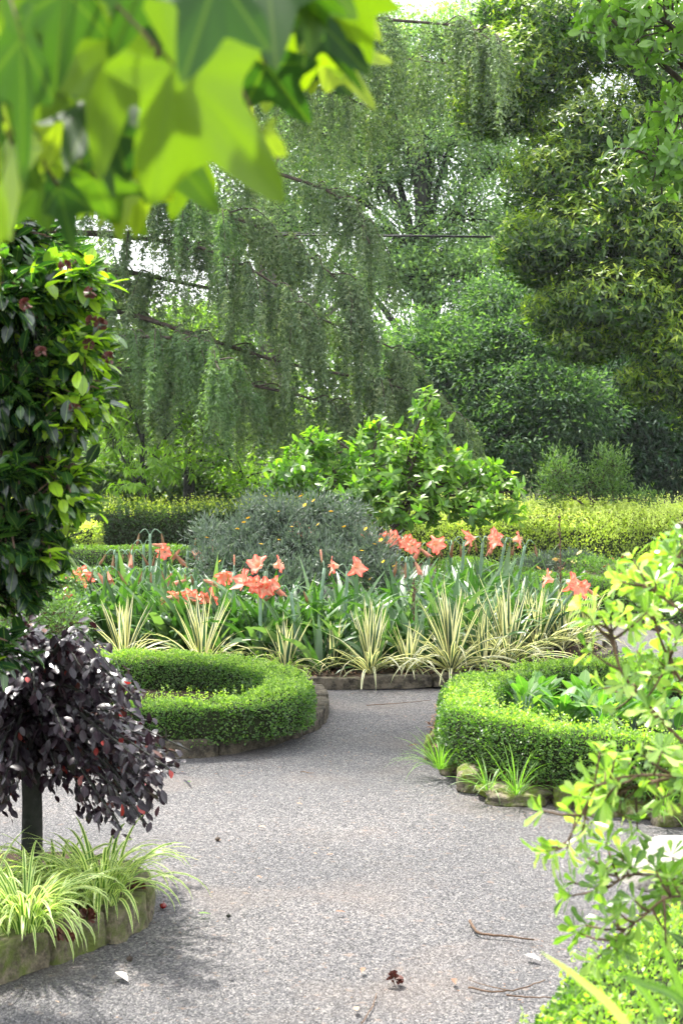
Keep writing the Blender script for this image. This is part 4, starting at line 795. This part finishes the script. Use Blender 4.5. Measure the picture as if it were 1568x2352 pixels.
# ================================================================== NEAR-LEFT BED
for k, (X, Y, D, s, n_, lab) in enumerate([(60, 2120, 5.85, 1.0, 150, 'striped lilyturf clump nearest the viewer, at the left edge'), (235, 2050, 6.2, 1.0, 150, 'striped lilyturf clump spreading over the tip of the near left bed'), (-40, 2080, 6.1, .9, 90, 'striped lilyturf clump half outside the left edge'), (130, 2040, 6.3, .85, 80, 'striped lilyturf clump at the foot of the purple tree trunk')]):
    b = np.array([at(X, Y, D)[0], D, .10]); t = thing('lilyturf_clump', lab, 'plant', b, 'striped lilyturf in the near left bed'); mb = MB()
    lp = lambda t_: (.7 + .3 * min(1, t_ * 4)) * max(.04, 1 - t_ ** 4)
    straps(mb, R(600 + k), (0, 0, 0), n_, (.25 * s, .42 * s), (.012, .018), (45, 88), (70, 165), 9, .1, fold=.15, wprof=lp, twist=.4); mb.build('foliage', 'lirio', t)
# spent camellia blooms
def spent(label, p, s=1., seed=0):
    mb = MB(); rr = R(seed); n_ = 18; A = rr.uniform(0, 6.28, n_); el = rr.uniform(-.2, 1.2, n_); Dv = np.stack([np.cos(A) * np.cos(el), np.sin(A) * np.cos(el), np.sin(el)], -1)
    scatter(mb, T_SPOON, Dv * .004, Dv, rdir(rr, n_), .03 * s, .026 * s, rr.uniform(0, 1, n_)); o = mb.build('spent_flower', 'camred'); o.location = p; return tag(o, label, 'flower', 'spent brown camellia flowers')
for k, (X, Y, z, lab) in enumerate([(148, 2152, .12, 'brown spent flower on the mossy edging beside the nearest lilyturf'), (200, 2108, .13, 'pinkish brown spent flower resting on the mossy blocks'), (314, 2042, .13, 'dark spent flower at the far tip of the near left edging'), (905, 2250, .02, 'crumpled dark brown leafy flower on the gravel near the bottom')]):
    spent(lab, gnd(X, Y, z), 1.15 if k < 3 else .95, 620 + k)
# purple-leaved weeping small tree
r = R(630); base = np.array([at(72, 1900, 6.65)[0], 6.65, .1]); t = thing('purple_leaf_tree', 'small weeping tree with dark purple leaves on a straight dark trunk at left', 'tree', base)
tb = MB(); tube(tb, smooth_poly([(0, 0, -.02), (.005, 0, .3), (-.01, 0, .62), (0, 0, .66)], 6), [.044, .039, .037, .034], 14); tb.build('trunk', 'bark_dark', t)
lb, fb = MB(), MB(); head = base + [0, 0, .6]
tips = [(375, 1765), (350, 1740), (325, 1870), (320, 1690), (280, 1610), (230, 1560), (130, 1540), (20, 1550), (-80, 1560), (350, 1820), (-160, 1600), (-200, 1760), (250, 1860), (290, 1700), (150, 1800), (60, 1760), (-40, 1880), (10, 1830), (200, 1680), (120, 1600), (310, 1800), (240, 1600), (30, 1600), (-120, 1700), (180, 1560), (330, 1760), (290, 1590), (60, 1540)]
Pl, Ol = [], []
for X, Y in tips:
    for q in range(6):
        e = at(X + r.normal(0, 24), Y + r.normal(0, 22), base[1] + r.normal(-.1, .32)); up_ = max(.12, .45 - .3 * (head[2] - e[2])); apex = head * .4 + e * .6; apex[2] = max(head[2] - .05, e[2]) * .5 + e[2] * .5 + r.uniform(.02, .1)
        S = smooth_poly([head, (head + apex) / 2 + [0, 0, .07], apex, e], 8); tube(lb, S - base, [.013, .007, .0025], 5)
        m = 62; ii = r.uniform(.15, 1, m) * (len(S) - 1); fl = np.floor(ii).astype(int).clip(0, len(S) - 2); fr = (ii - fl)[:, None]
        Pl.append(S[fl] * (1 - fr) + S[fl + 1] * fr + r.normal(size=(m, 3)) * .022); Ol.append(unit(S[fl + 1] - S[fl]))
P = np.vstack(Pl); O = np.vstack(Ol); m = len(P); rn = r.uniform(0, 1, m) ** 1.2
rn = np.where(r.uniform(size=m) < .035, r.uniform(.92, 1, m), rn * .86); sz = r.uniform(.03, .058, m)
scatter(fb, T_LEAF, P - base, unit(O * .5 + rdir(r, m) * .75 + [.1, 0, -.4]), unit(rdir(r, m) * .4 + [0, -.25, 1]), sz, sz * .56, rn)
lb.build('branches', 'bark_dark', t); fb.build('foliage', 'purple', t)
# camellia
r = R(640); base = np.array([-2.05, 5.5, .1]); t = thing('camellia', 'tall camellia bush with dark glossy leaves and spent red flowers down the left edge', 'shrub', base)
tb = MB()
for k in range(4): tube(tb, smooth_poly([(0, 0, 0), (r.normal(0, .08), r.normal(0, .08), .7), (r.normal(0, .3), r.normal(0, .3), 1.5), (r.normal(.2, .4), r.normal(0, .3), 2.3)], 5), [.05, .035, .015], 8)
tb.build('trunk', 'bark', t)
kb = [blob(-60, 560, 5.5, 230, 150, .45), blob(60, 700, 5.3, 190, 150, .4), blob(60, 900, 5.3, 190, 160, .4), blob(40, 1080, 5.3, 185, 130, .4), blob(20, 1230, 5.25, 150, 110, .35), blob(-40, 1360, 5.3, 110, 90, .3), blob(-250, 800, 5.6, 300, 420, .6), blob(-300, 1200, 5.6, 280, 300, .5), blob(20, 480, 5.6, 120, 90, .3), blob(-60, 1500, 5.1, 130, 60, .2), blob(150, 620, 5.3, 90, 70, .25), blob(150, 820, 5.2, 100, 80, .25), blob(140, 980, 5.2, 90, 80, .25), blob(190, 640, 5.15, 70, 60, .2), blob(200, 800, 5.1, 75, 80, .2), blob(185, 930, 5.1, 70, 60, .2), blob(150, 1130, 5.15, 80, 80, .2), blob(110, 1270, 5.15, 80, 60, .2), blob(60, 1350, 5.2, 70, 60, .2)]
nb = 2100; C, O, pk = clump_points(r, kb, nb, .45); lb, fb = MB(), MB()
for j in range(0, nb, 3): c = kb[pk[j]][0]; tube(lb, smooth_poly([c + (C[j] - c) * .2, (c + C[j]) / 2 + [0, 0, .03], C[j]], 3) - base, [.006, .002], 4)
for q in range(7):
    f = r.uniform(0, 1, nb); P = C - O * (f * .13)[:, None] + r.normal(size=(nb, 3)) * .012; D = unit(O * .6 + rdir(r, nb) * .75 + [.45, 0, -.15]); L_ = r.uniform(.045, .082, nb)
    rn = np.clip(r.normal(.35, .2, nb) + .5 * (q == 0) * (r.uniform(size=nb) < .14) + .5 * (C[:, 0] > -.86) * (r.uniform(size=nb) < .7), 0, 1)  # leaves along the right edge lightened to paint a backlit rim
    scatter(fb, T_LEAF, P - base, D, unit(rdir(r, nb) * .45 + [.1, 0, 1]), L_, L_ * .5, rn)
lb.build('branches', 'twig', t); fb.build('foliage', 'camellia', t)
for k, (X, Y, D) in enumerate([(208, 672, 4.95), (150, 612, 4.95), (212, 738, 4.95), (232, 745, 4.98), (250, 822, 4.95), (205, 790, 4.97), (172, 940, 4.95), (60, 700, 4.8), (72, 400, 5.2), (140, 420, 5.2), (95, 810, 4.85)]):
    mb = MB(); rr = R(650 + k); n_ = 22; A = rr.uniform(0, 6.28, n_); el = rr.uniform(-1, 1.3, n_); Dv = np.stack([np.cos(A) * np.cos(el), np.sin(A) * np.cos(el), np.sin(el)], -1)
    scatter(mb, T_SPOON, Dv * .004, Dv, rdir(rr, n_), .017, .015, rr.uniform(0, 1, n_)); o = mb.build('spent_bloom', 'camred', t); o.location = at(X, Y, D) - base

# ================================================================== FOREGROUND SHRUB AT RIGHT
r = R(700); base = np.array([1.5, 3.9, .05]); t = thing('flowering_shrub', 'loose foreground shrub with fresh yellow-green leaf whorls leaning in from the right', 'shrub', base)
stems = [([(1900, 1900), (1700, 1800), (1568, 1704), (1480, 1610), (1425, 1540), (1405, 1450)], 3.5), ([(1900, 1900), (1650, 1700), (1560, 1560), (1520, 1480), (1500, 1420)], 3.7), ([(1900, 1850), (1700, 1600), (1600, 1420), (1555, 1340), (1530, 1300)], 3.8),
         ([(1900, 1700), (1680, 1480), (1560, 1400), (1480, 1345)], 3.6), ([(1700, 1850), (1600, 1800), (1500, 1780), (1380, 1800), (1330, 1880), (1300, 1935)], 3.4),
         ([(1700, 1850), (1560, 1790), (1450, 1810), (1400, 1850)], 3.5), ([(1750, 2150), (1620, 2060), (1540, 2020), (1450, 2010), (1395, 2040)], 3.5), ([(1750, 2150), (1640, 2080), (1540, 2060), (1470, 2110), (1400, 2160)], 3.4),
         ([(1900, 1800), (1700, 1650), (1580, 1600), (1500, 1560), (1460, 1590)], 3.8), ([(1900, 1700), (1700, 1500), (1600, 1350), (1570, 1290)], 3.5)]
lb, fb, cb = MB(), MB(), MB(); tb = MB()
tube(tb, smooth_poly([(0, 0, 0), (.02, 0, .3), (.0, 0, .6), (.03, -.05, .95)], 5), [.03, .024, .014], 8); tb.build('trunk', 'twig', t)
for si, (pts, D) in enumerate(stems):
    P = np.array([at(x, y, D + r.normal(0, .05)) for x, y in pts]); P = np.vstack([base + [0, 0, .75 if si not in (4, 5, 6, 7) else .5], P]); S = smooth_poly(P, 10); tube(lb, S - base, [.0075, .0045, .002] if si not in (4, 5, 6, 7) else [.005, .003, .0015], 6)
    cop = si in (9, 3)
    k0 = int(len(S) * (.45 if si not in (4, 5, 6, 7) else .5)); nt_ = 11 if si < 4 or si > 7 else 14
    idx = np.concatenate([r.integers(k0, len(S) - 1, nt_), [len(S) - 1] * 3, r.integers(int(len(S) * .18), int(len(S) * .42), 16)])
    for c_, i0 in enumerate(idx):
        a = S[i0]; T = unit(S[min(i0 + 1, len(S) - 1)] - S[i0 - 1]); d = unit(T * .6 + rdir(r, 1)[0] * .8 + [0, 0, .35]); ln = r.uniform(.02, .1); e = a + d * ln
        tube(lb, np.array([a, (a + e) / 2 + [0, 0, -.004], e]) - base, [.003, .0018], 4)
        k = 8; az = np.arange(k) * 2.4 + r.uniform(0, 6); s1 = unit(np.cross(d, [.3, .1, 1.])); s2 = np.cross(d, s1); h = s1 * np.cos(az)[:, None] + s2 * np.sin(az)[:, None]
        Dv = unit(h + d * r.uniform(.15, 1.0, k)[:, None] + [0, 0, -.05]); L_ = r.uniform(.033, .055, k)
        scatter(cb if (cop and r.uniform() < .12) else fb, T_SPOON, e + d * r.uniform(-.012, .01, k)[:, None] - base, Dv, unit(d + rdir(r, k) * .3 + [0, 0, .3]), L_, L_ * .34, np.clip(r.normal(.5, .25, k) + (.12 if si < 5 else -.1), 0, 1))
lb.build('branches', 'twig', t); fb.build('foliage', 'azalea', t); cb.build('new_leaves', 'copper', t)['label'] = 'copper tinted new leaves'
# tall strappy blades, blurred, bottom right
base = np.array([.95, 2.75, .0]); t = thing('strappy_plant', 'out-of-focus tall grassy blades arching in at the bottom right corner', 'plant', base); mb = MB()
def blade(mb, pts, D, w):
    P = smooth_poly(np.array([base + [0, 0, 0]] + [at(x, y, D) for x, y in pts]), 8) - base; n_ = len(P); T = unit(np.gradient(P, axis=0)); S = unit(np.cross(T, [.15, -1., .2])); t_ = np.linspace(0, 1, n_); ww = (w * np.clip(1 - t_ ** 4, .05, 1) * .5)[:, None]; N = np.cross(S, T)
    V = np.stack([P - S * ww + N * ww * .3, P, P + S * ww + N * ww * .3], 1).reshape(-1, 3); F = []
    for k in range(n_ - 1): a = 3 * k; F += [(a, a + 1, a + 4, a + 3), (a + 1, a + 2, a + 5, a + 4)]
    mb.add(V, np.array(F), r.uniform(0, 1), np.tile([-1., 0, 1], n_), t_.repeat(3))
for pts, D in [([(1560, 2560), (1430, 2345), (1330, 2250), (1240, 2185)], 2.4), ([(1640, 2500), (1590, 2350), (1540, 2220), (1500, 2110)], 2.3), ([(1680, 2480), (1568, 2306), (1480, 2260), (1410, 2235)], 2.2), ([(1580, 2500), (1510, 2330), (1455, 2250), (1440, 2220)], 2.6), ([(1400, 2600), (1300, 2420), (1240, 2380), (1190, 2385)], 2.4), ([(1700, 2500), (1640, 2300), (1600, 2150)], 2.4), ([(1750, 2600), (1750, 2350), (1800, 2150)], 2.6), ([(1650, 2650), (1500, 2440), (1400, 2400)], 2.5)]:
    blade(mb, pts, D, .014)
mb.build('foliage', 'azalea', t)

# ================================================================== OVERHANGING LOBED LEAVES, TOP LEFT
r = R(800); base = np.array([-1.7, 1.9, 0]); t = thing('lobed_leaf_tree', 'overhanging branch of big lobed yellow-green leaves, out of focus at the top left', 'tree', base)
tb = MB(); tube(tb, smooth_poly([(0, 0, 0), (.03, 0, 1.2), (-.02, .05, 2.6), (0, 0, 3.6)], 6), [.13, .11, .09, .06], 12); tb.build('trunk', 'bark', t)
lb, fb = MB(), MB()
def star(B, T, D, tone, nrm=(0, -1, .25), wide=1., roll=0.):
    """leaf with its stalk end at pixel B and its middle tip at pixel T, D metres off"""
    a = at(B[0], B[1], D); e = at(T[0], T[1], D + roll); L_ = np.linalg.norm(e - a)
    scatter(fb, T_STAR, (a - base)[None], (e - a)[None], np.array([nrm], float), L_, L_ * wide, tone); return a
big = [((400, 150), (690, 455), 1.35, .5, (.1, -1, .3), .72, .1), ((262, 90), (215, 400), 1.45, .5, (-.2, -1, .2), .6, 0), ((480, 20), (545, 270), 1.5, .3, (.3, -1, .2), .7, .05), ((50, 90), (75, 420), 1.35, .2, (.9, -.7, .2), .45, 0), ((-30, 120), (20, 370), 1.4, .1, (.8, -.6, .3), .5, 0),
       ((500, -60), (440, 150), 1.25, .1, (.3, -1, -.1), .8, -.05), ((150, -20), (130, 200), 1.4, .2, (.3, -1, .3), .7, 0), ((330, -40), (260, 130), 1.4, .15, (.2, -1, -.4), .8, 0), ((370, 330), (500, 480), 1.6, .3, (-.3, -1, .5), .8, 0), ((320, 395), (310, 540), 1.8, .8, (.1, -1, .3), .8, 0), ((225, 330), (270, 450), 1.6, .12, (.6, -.8, .4), .6, 0),
       ((120, 380), (150, 510), 1.9, .7, (-.3, -1, .3), .9, 0), ((430, 360), (395, 500), 1.9, .5, (.2, -1, .3), .8, 0), ((600, 300), (585, 425), 1.5, .85, (.1, -1, .4), .7, 0), ((770, 110), (900, 132), 2.0, 1., (.1, -1, .4), .75, 0), ((760, 120), (865, 240), 2.0, .95, (.2, -1, .4), .6, 0), ((700, 30), (830, 205), 1.7, .02, (-.7, -.8, .7), .3, 0), ((730, 100), (715, 210), 2.1, .95, (.1, -1, .2), .9, 0),
       ((800, -20), (825, 80), 2.3, 1., (.2, -1, .2), .8, 0), ((530, 180), (560, 280), 2.0, .75, (.2, -1, .1), .9, 0), ((640, 130), (620, 250), 2.0, .25, (.3, -1, .2), .8, 0), ((620, -30), (600, 110), 1.9, .7, (.0, -1, .3), .9, 0), ((680, 130), (690, 240), 2.0, .1, (.4, -1, .2), .7, 0), ((40, -40), (20, 120), 1.5, .4, (.0, -1, .3), .9, 0), ((200, 420), (180, 500), 2.0, .55, (.1, -1, .2), 1., 0), ((-20, 420), (-18, 730), 1.0, .55, (.1, -1, .1), .18, 0)]
hubs = [at(-100, -160, 1.5), at(250, -180, 1.6), at(480, -100, 1.7), at(640, -40, 1.9), at(800, 10, 2.1)]
main = smooth_poly([base + [0, 0, 2.5], at(-500, -60, 1.6)] + hubs, 8); tube(lb, main - base, [.02, .01, .006, .003], 8)
low = smooth_poly([main[10], at(0, 100, 1.9), at(200, 220, 2.0), at(380, 290, 2.1), at(520, 220, 2.2)], 8); tube(lb, low - base, [.006, .004, .002], 6); allp = np.vstack([main, low])
def pet(a):
    q = allp[np.argmin(np.linalg.norm(allp - a, axis=1))]; tube(lb, smooth_poly([q, (q + a) / 2 + [0, 0, .015], a], 3) - base, [.0022, .0014], 4)
for B, T, D, tone, nr_, wd, ro in big: pet(star(B, T, D, tone, nr_, wd, ro))
for k in range(240):
    X = r.uniform(-120, 800); ymax = 430 if X < 420 else 230 - (X - 420) * .35; Y = r.uniform(-120, ymax); D = r.uniform(1.5, 3.0); s = r.uniform(.045, .085) * FP / D; a = r.normal(PI * .45, .5)
    pet(star((X, Y), (X + math.cos(a) * s, Y + math.sin(a) * s), D, r.choice([.05, .15, .3, .5, .75, .9]), (r.normal(0, .6), -1, r.uniform(-.2, .8)), r.uniform(.6, 1), r.normal(0, .03)))
lb.build('branches', 'twig', t); fb.build('foliage', 'maple', t)

# ================================================================== LITTER ON THE PATH
def stick(label, pts, rad, seed, side=None):
    P = np.array([gnd(x, y, rad + .004) for x, y in pts]); o = P[0].copy(); mb = MB(); tube(mb, smooth_poly(P - o, 5) + R(seed).normal(0, .0012, (len(smooth_poly(P, 5)), 3)), [rad, rad * .8, rad * .5], 6)
    for s_ in side or []: Q = np.array([gnd(x, y, rad * .6 + .004) for x, y in s_]) - o; tube(mb, smooth_poly(Q, 4), [rad * .6, rad * .3], 5)
    ob = mb.build('fallen_twig', 'twig'); ob.location = o; tag(ob, label, 'twig', 'fallen twigs on the gravel')
stick('bent pale twig lying right of centre on the near gravel', [(1078, 2115), (1100, 2143), (1160, 2150), (1226, 2158)], .006, 1)
stick('thin curved forked twig at the bottom right of the path', [(1075, 2268), (1130, 2278), (1190, 2272), (1250, 2252)], .0035, 2, [[(1170, 2276), (1110, 2262), (1075, 2250)]])
stick('short dark twig just left of the near right hedge', [(1160, 2285), (1215, 2290), (1270, 2292)], .003, 3)
stick('fine straw-coloured twig near the bottom centre', [(830, 2352), (855, 2310), (865, 2280)], .0025, 4)
stick('thin pale stalk across the path before the central bed', [(842, 1620), (900, 1616), (990, 1608)], .003, 5)
stick('small twig on the shaded gravel below the left hedge', [(690, 1772), (720, 1776)], .003, 6)
def fallen(label, X, Y, s, mat, seed, name='fallen_leaf'):
    rr = R(seed); mb = MB(); n_ = 1; a = rr.uniform(0, 6.28); scatter(mb, T_LANCE, [(0, 0, .012)], [(math.cos(a), math.sin(a), .12)], [(rr.normal(0, .2), rr.normal(0, .2), 1)], s, s * .4, rr.uniform(0, 1)); o = mb.build(name, mat); o.location = gnd(X, Y, .004); tag(o, label, 'leaf', 'fallen leaves on the gravel')
for k, (X, Y, s, m_, lab) in enumerate([(268, 2240, .09, 'pale_leaf', 'bleached curled leaf on the gravel beside the near left edging'), (1205, 2200, .07, 'pale_leaf', 'pale leaf below the bent twig at right'), (835, 2230, .045, 'dry', 'rust coloured leaf left of the crumpled brown flower'), (1040, 2255, .05, 'dry', 'brown leaf on the gravel near the forked twig'), (820, 2330, .05, 'dry', 'russet leaf close to the bottom centre edge'),
        (590, 2018, .035, 'dry', 'tiny brown leaf left of centre on the path'), (726, 1968, .035, 'dry', 'small rust leaf in the middle of the path'), (765, 1968, .03, 'dry', 'second small rust leaf in the middle of the path'), (610, 1905, .04, 'dry', 'brown leaf on the shaded part of the path'), (960, 1715, .06, 'dry', 'orange-brown leaf by the upright tan rock'), (1130, 1835, .06, 'dry', 'dry leaf at the foot of the long mossy rock'),
        (455, 2105, .05, 'grass', 'small green leaf beside the tip of the near left edging'), (770, 2100, .04, 'dry', 'straw coloured leaf on the sunlit gravel'), (680, 1850, .035, 'dry', 'leaf fragment on the gravel by the horseshoe bed'), (440, 1800, .04, 'grass', 'little green leaf below the left kerb'), (1300, 2190, .03, 'dry', 'small dead leaf beside the near right hedge')]): fallen(lab, X, Y, s, m_, 860 + k)
V, F = ICO2
for k, (X, Y, s, m_, lab, nm) in enumerate([(375, 2087, .014, 'cherry', 'single dark red berry on the gravel by the near left edging', 'berry'), (352, 2040, .012, 'bark_dark', 'small dark seed pod near the tip of the near left edging', 'seed_pod'), (525, 2108, .009, 'bark_dark', 'tiny black seed pod on the open gravel', 'seed_pod'), (298, 2208, .012, 'bark', 'brown seed pod beside the foot of the mossy edging', 'seed_pod'), (500, 1932, .012, 'bark', 'brown seed pod on the path beside the purple tree', 'seed_pod')]):
    mb = MB(); mb.add(V * np.array([1, .9, .85]) * s * (1 + .08 * wob(V, 3, k))[:, None] + [0, 0, s * .8], F); tube(mb, [(0, 0, s * 1.5), (s * .2, 0, s * 2.2)], s * .12, 4); o = mb.build(nm, m_); o.location = gnd(X, Y, 0); tag(o, lab, 'berry' if nm == 'berry' else 'seed pod')
# crumbs of litter: uncountable
r = R(880); n_ = 10000; mb = MB(); P = np.c_[r.uniform(-2.4, 3.0, n_), r.uniform(4, 16, n_), np.full(n_, .008)]
P = P[wob(P, 1.1, 3) + r.uniform(-.6, .6, n_) > .1]; A = r.uniform(0, 6.28, len(P)); scatter(mb, T_DIAM, P, np.stack([np.cos(A), np.sin(A), 0 * A + .15], -1), [0, 0, 1.] + rdir(r, len(P)) * .3, r.uniform(.006, .022, len(P)), r.uniform(.002, .006, len(P)), r.uniform(0, 1, len(P)))
tag(mb.build('leaf_litter', 'dry'), 'scattered brown crumbs of leaf litter over the gravel', 'litter', None, 'stuff')
# mulch chips on the beds
n_ = 5000; a = r.uniform(0, 6.28, n_); q = np.sqrt(r.uniform(0, 1, n_)) * 2.1; P1 = np.c_[CC[0] + np.cos(a) * q, CC[1] + np.sin(a) * q, np.full(n_, .085)]
P2 = []
for f in r.uniform(.93, 1.0, 1800): i = r.integers(0, len(rk) - 1); u = r.uniform(); p = rk[i] * (1 - u) + rk[i + 1] * u; P2.append((*(rk.mean(0) + (p - rk.mean(0)) * f), .09))
P = np.vstack([P1, P2]); A = r.uniform(0, 6.28, len(P)); mb = MB(); scatter(mb, T_DIAM, P, np.stack([np.cos(A), np.sin(A), r.normal(0, .25, len(P))], -1), [0, 0, 1.] + rdir(r, len(P)) * .5, r.uniform(.015, .06, len(P)), r.uniform(.006, .016, len(P)), r.uniform(0, 1, len(P)))
tag(mb.build('leaf_mulch', 'dry'), 'dry leaf mulch covering the soil of the round and right-hand beds', 'mulch', None, 'stuff')

mb = MB(); x0, x1, y0, y1, z0, z1 = -320, 320, -70, 520, -1.1, 16.
mb.add([(x0,y0,z0),(x1,y0,z0),(x1,y1,z0),(x0,y1,z0),(x0,y0,z1),(x1,y0,z1),(x1,y1,z1),(x0,y1,z1)], np.array([(0,3,2,1),(4,5,6,7),(0,1,5,4),(1,2,6,5),(2,3,7,6),(3,0,4,7)]))
hm, hnt, hout = nodes('haze_air'); hv = hnt.nodes.new('ShaderNodeVolumePrincipled'); hv.inputs['Color'].default_value = (.94, .97, 1, 1); hv.inputs['Density'].default_value = .0003; hv.inputs['Anisotropy'].default_value = .1
hnt.links.new(hv.outputs[0], hout.inputs['Volume']); M['haze'] = hm
tag(mb.build('haze', 'haze', None, False), 'thin bright air softening the far trees', 'haze', None, 'stuff')
# ================================================================== CAMERA, LIGHT, SKY
cam = bpy.data.cameras.new('camera'); co = bpy.data.objects.new('camera', cam); COL.objects.link(co); sc.camera = co
co.location = (0, 0, CH); co.rotation_euler = (PI / 2 - PITCH, 0, 0); cam.sensor_fit = 'VERTICAL'; cam.sensor_height = 36; cam.sensor_width = 24; cam.lens = 60
cam.clip_start = .05; cam.clip_end = 2000; cam.dof.use_dof = True; cam.dof.focus_distance = 11.5; cam.dof.aperture_fstop = 8
EL, AZ = math.radians(62), math.radians(-34)        # azimuth from +Y, negative to the left
S = np.array([math.sin(AZ) * math.cos(EL), math.cos(AZ) * math.cos(EL), math.sin(EL)])
sun = bpy.data.lights.new('sun', 'SUN'); sun.energy = 5.0; sun.angle = math.radians(3); sun.color = (1, .96, .88); so = bpy.data.objects.new('sun', sun); COL.objects.link(so)
from mathutils import Vector
so.rotation_euler = Vector(S).to_track_quat('Z', 'Y').to_euler()
w = bpy.data.worlds.new('World'); sc.world = w; w.use_nodes = True; nt = w.node_tree; bg = nt.nodes['Background']
sky = nt.nodes.new('ShaderNodeTexSky'); sky.sky_type = 'NISHITA'; sky.sun_disc = False; sky.sun_elevation = EL; sky.sun_rotation = AZ; sky.dust_density = 3; sky.air_density = 1.2
# thin bright cloud veil over the blue
tc = nt.nodes.new('ShaderNodeTexCoord'); nz = nt.nodes.new('ShaderNodeTexNoise'); nz.inputs['Scale'].default_value = 2.2; nz.inputs['Detail'].default_value = 5; nt.links.new(tc.outputs['Generated'], nz.inputs['Vector'])
nt.links.new(mixc(nt, ramp(nt, nz.outputs['Fac'], [(.55,) * 3, (.95,) * 3], [.3, .7]), sky.outputs[0], (14, 14.4, 15)), bg.inputs[0]); bg.inputs[1].default_value = .09
sc.view_settings.view_transform = 'Standard'; sc.view_settings.look = 'None'; sc.view_settings.gamma = 1; sc.view_settings.exposure = 1.5
cy = sc.cycles; cy.use_denoising = True; sc.render.filter_size = 1.1; cy.max_bounces = 6; cy.diffuse_bounces = 3; cy.glossy_bounces = 2; cy.transmission_bounces = 4; cy.transparent_max_bounces = 4; cy.sample_clamp_indirect = 4
cy.use_adaptive_sampling = True; cy.adaptive_threshold = .03
try: cy.denoising_input_passes = 'RGB_ALBEDO_NORMAL'; cy.denoising_prefilter = 'ACCURATE'
except Exception: pass
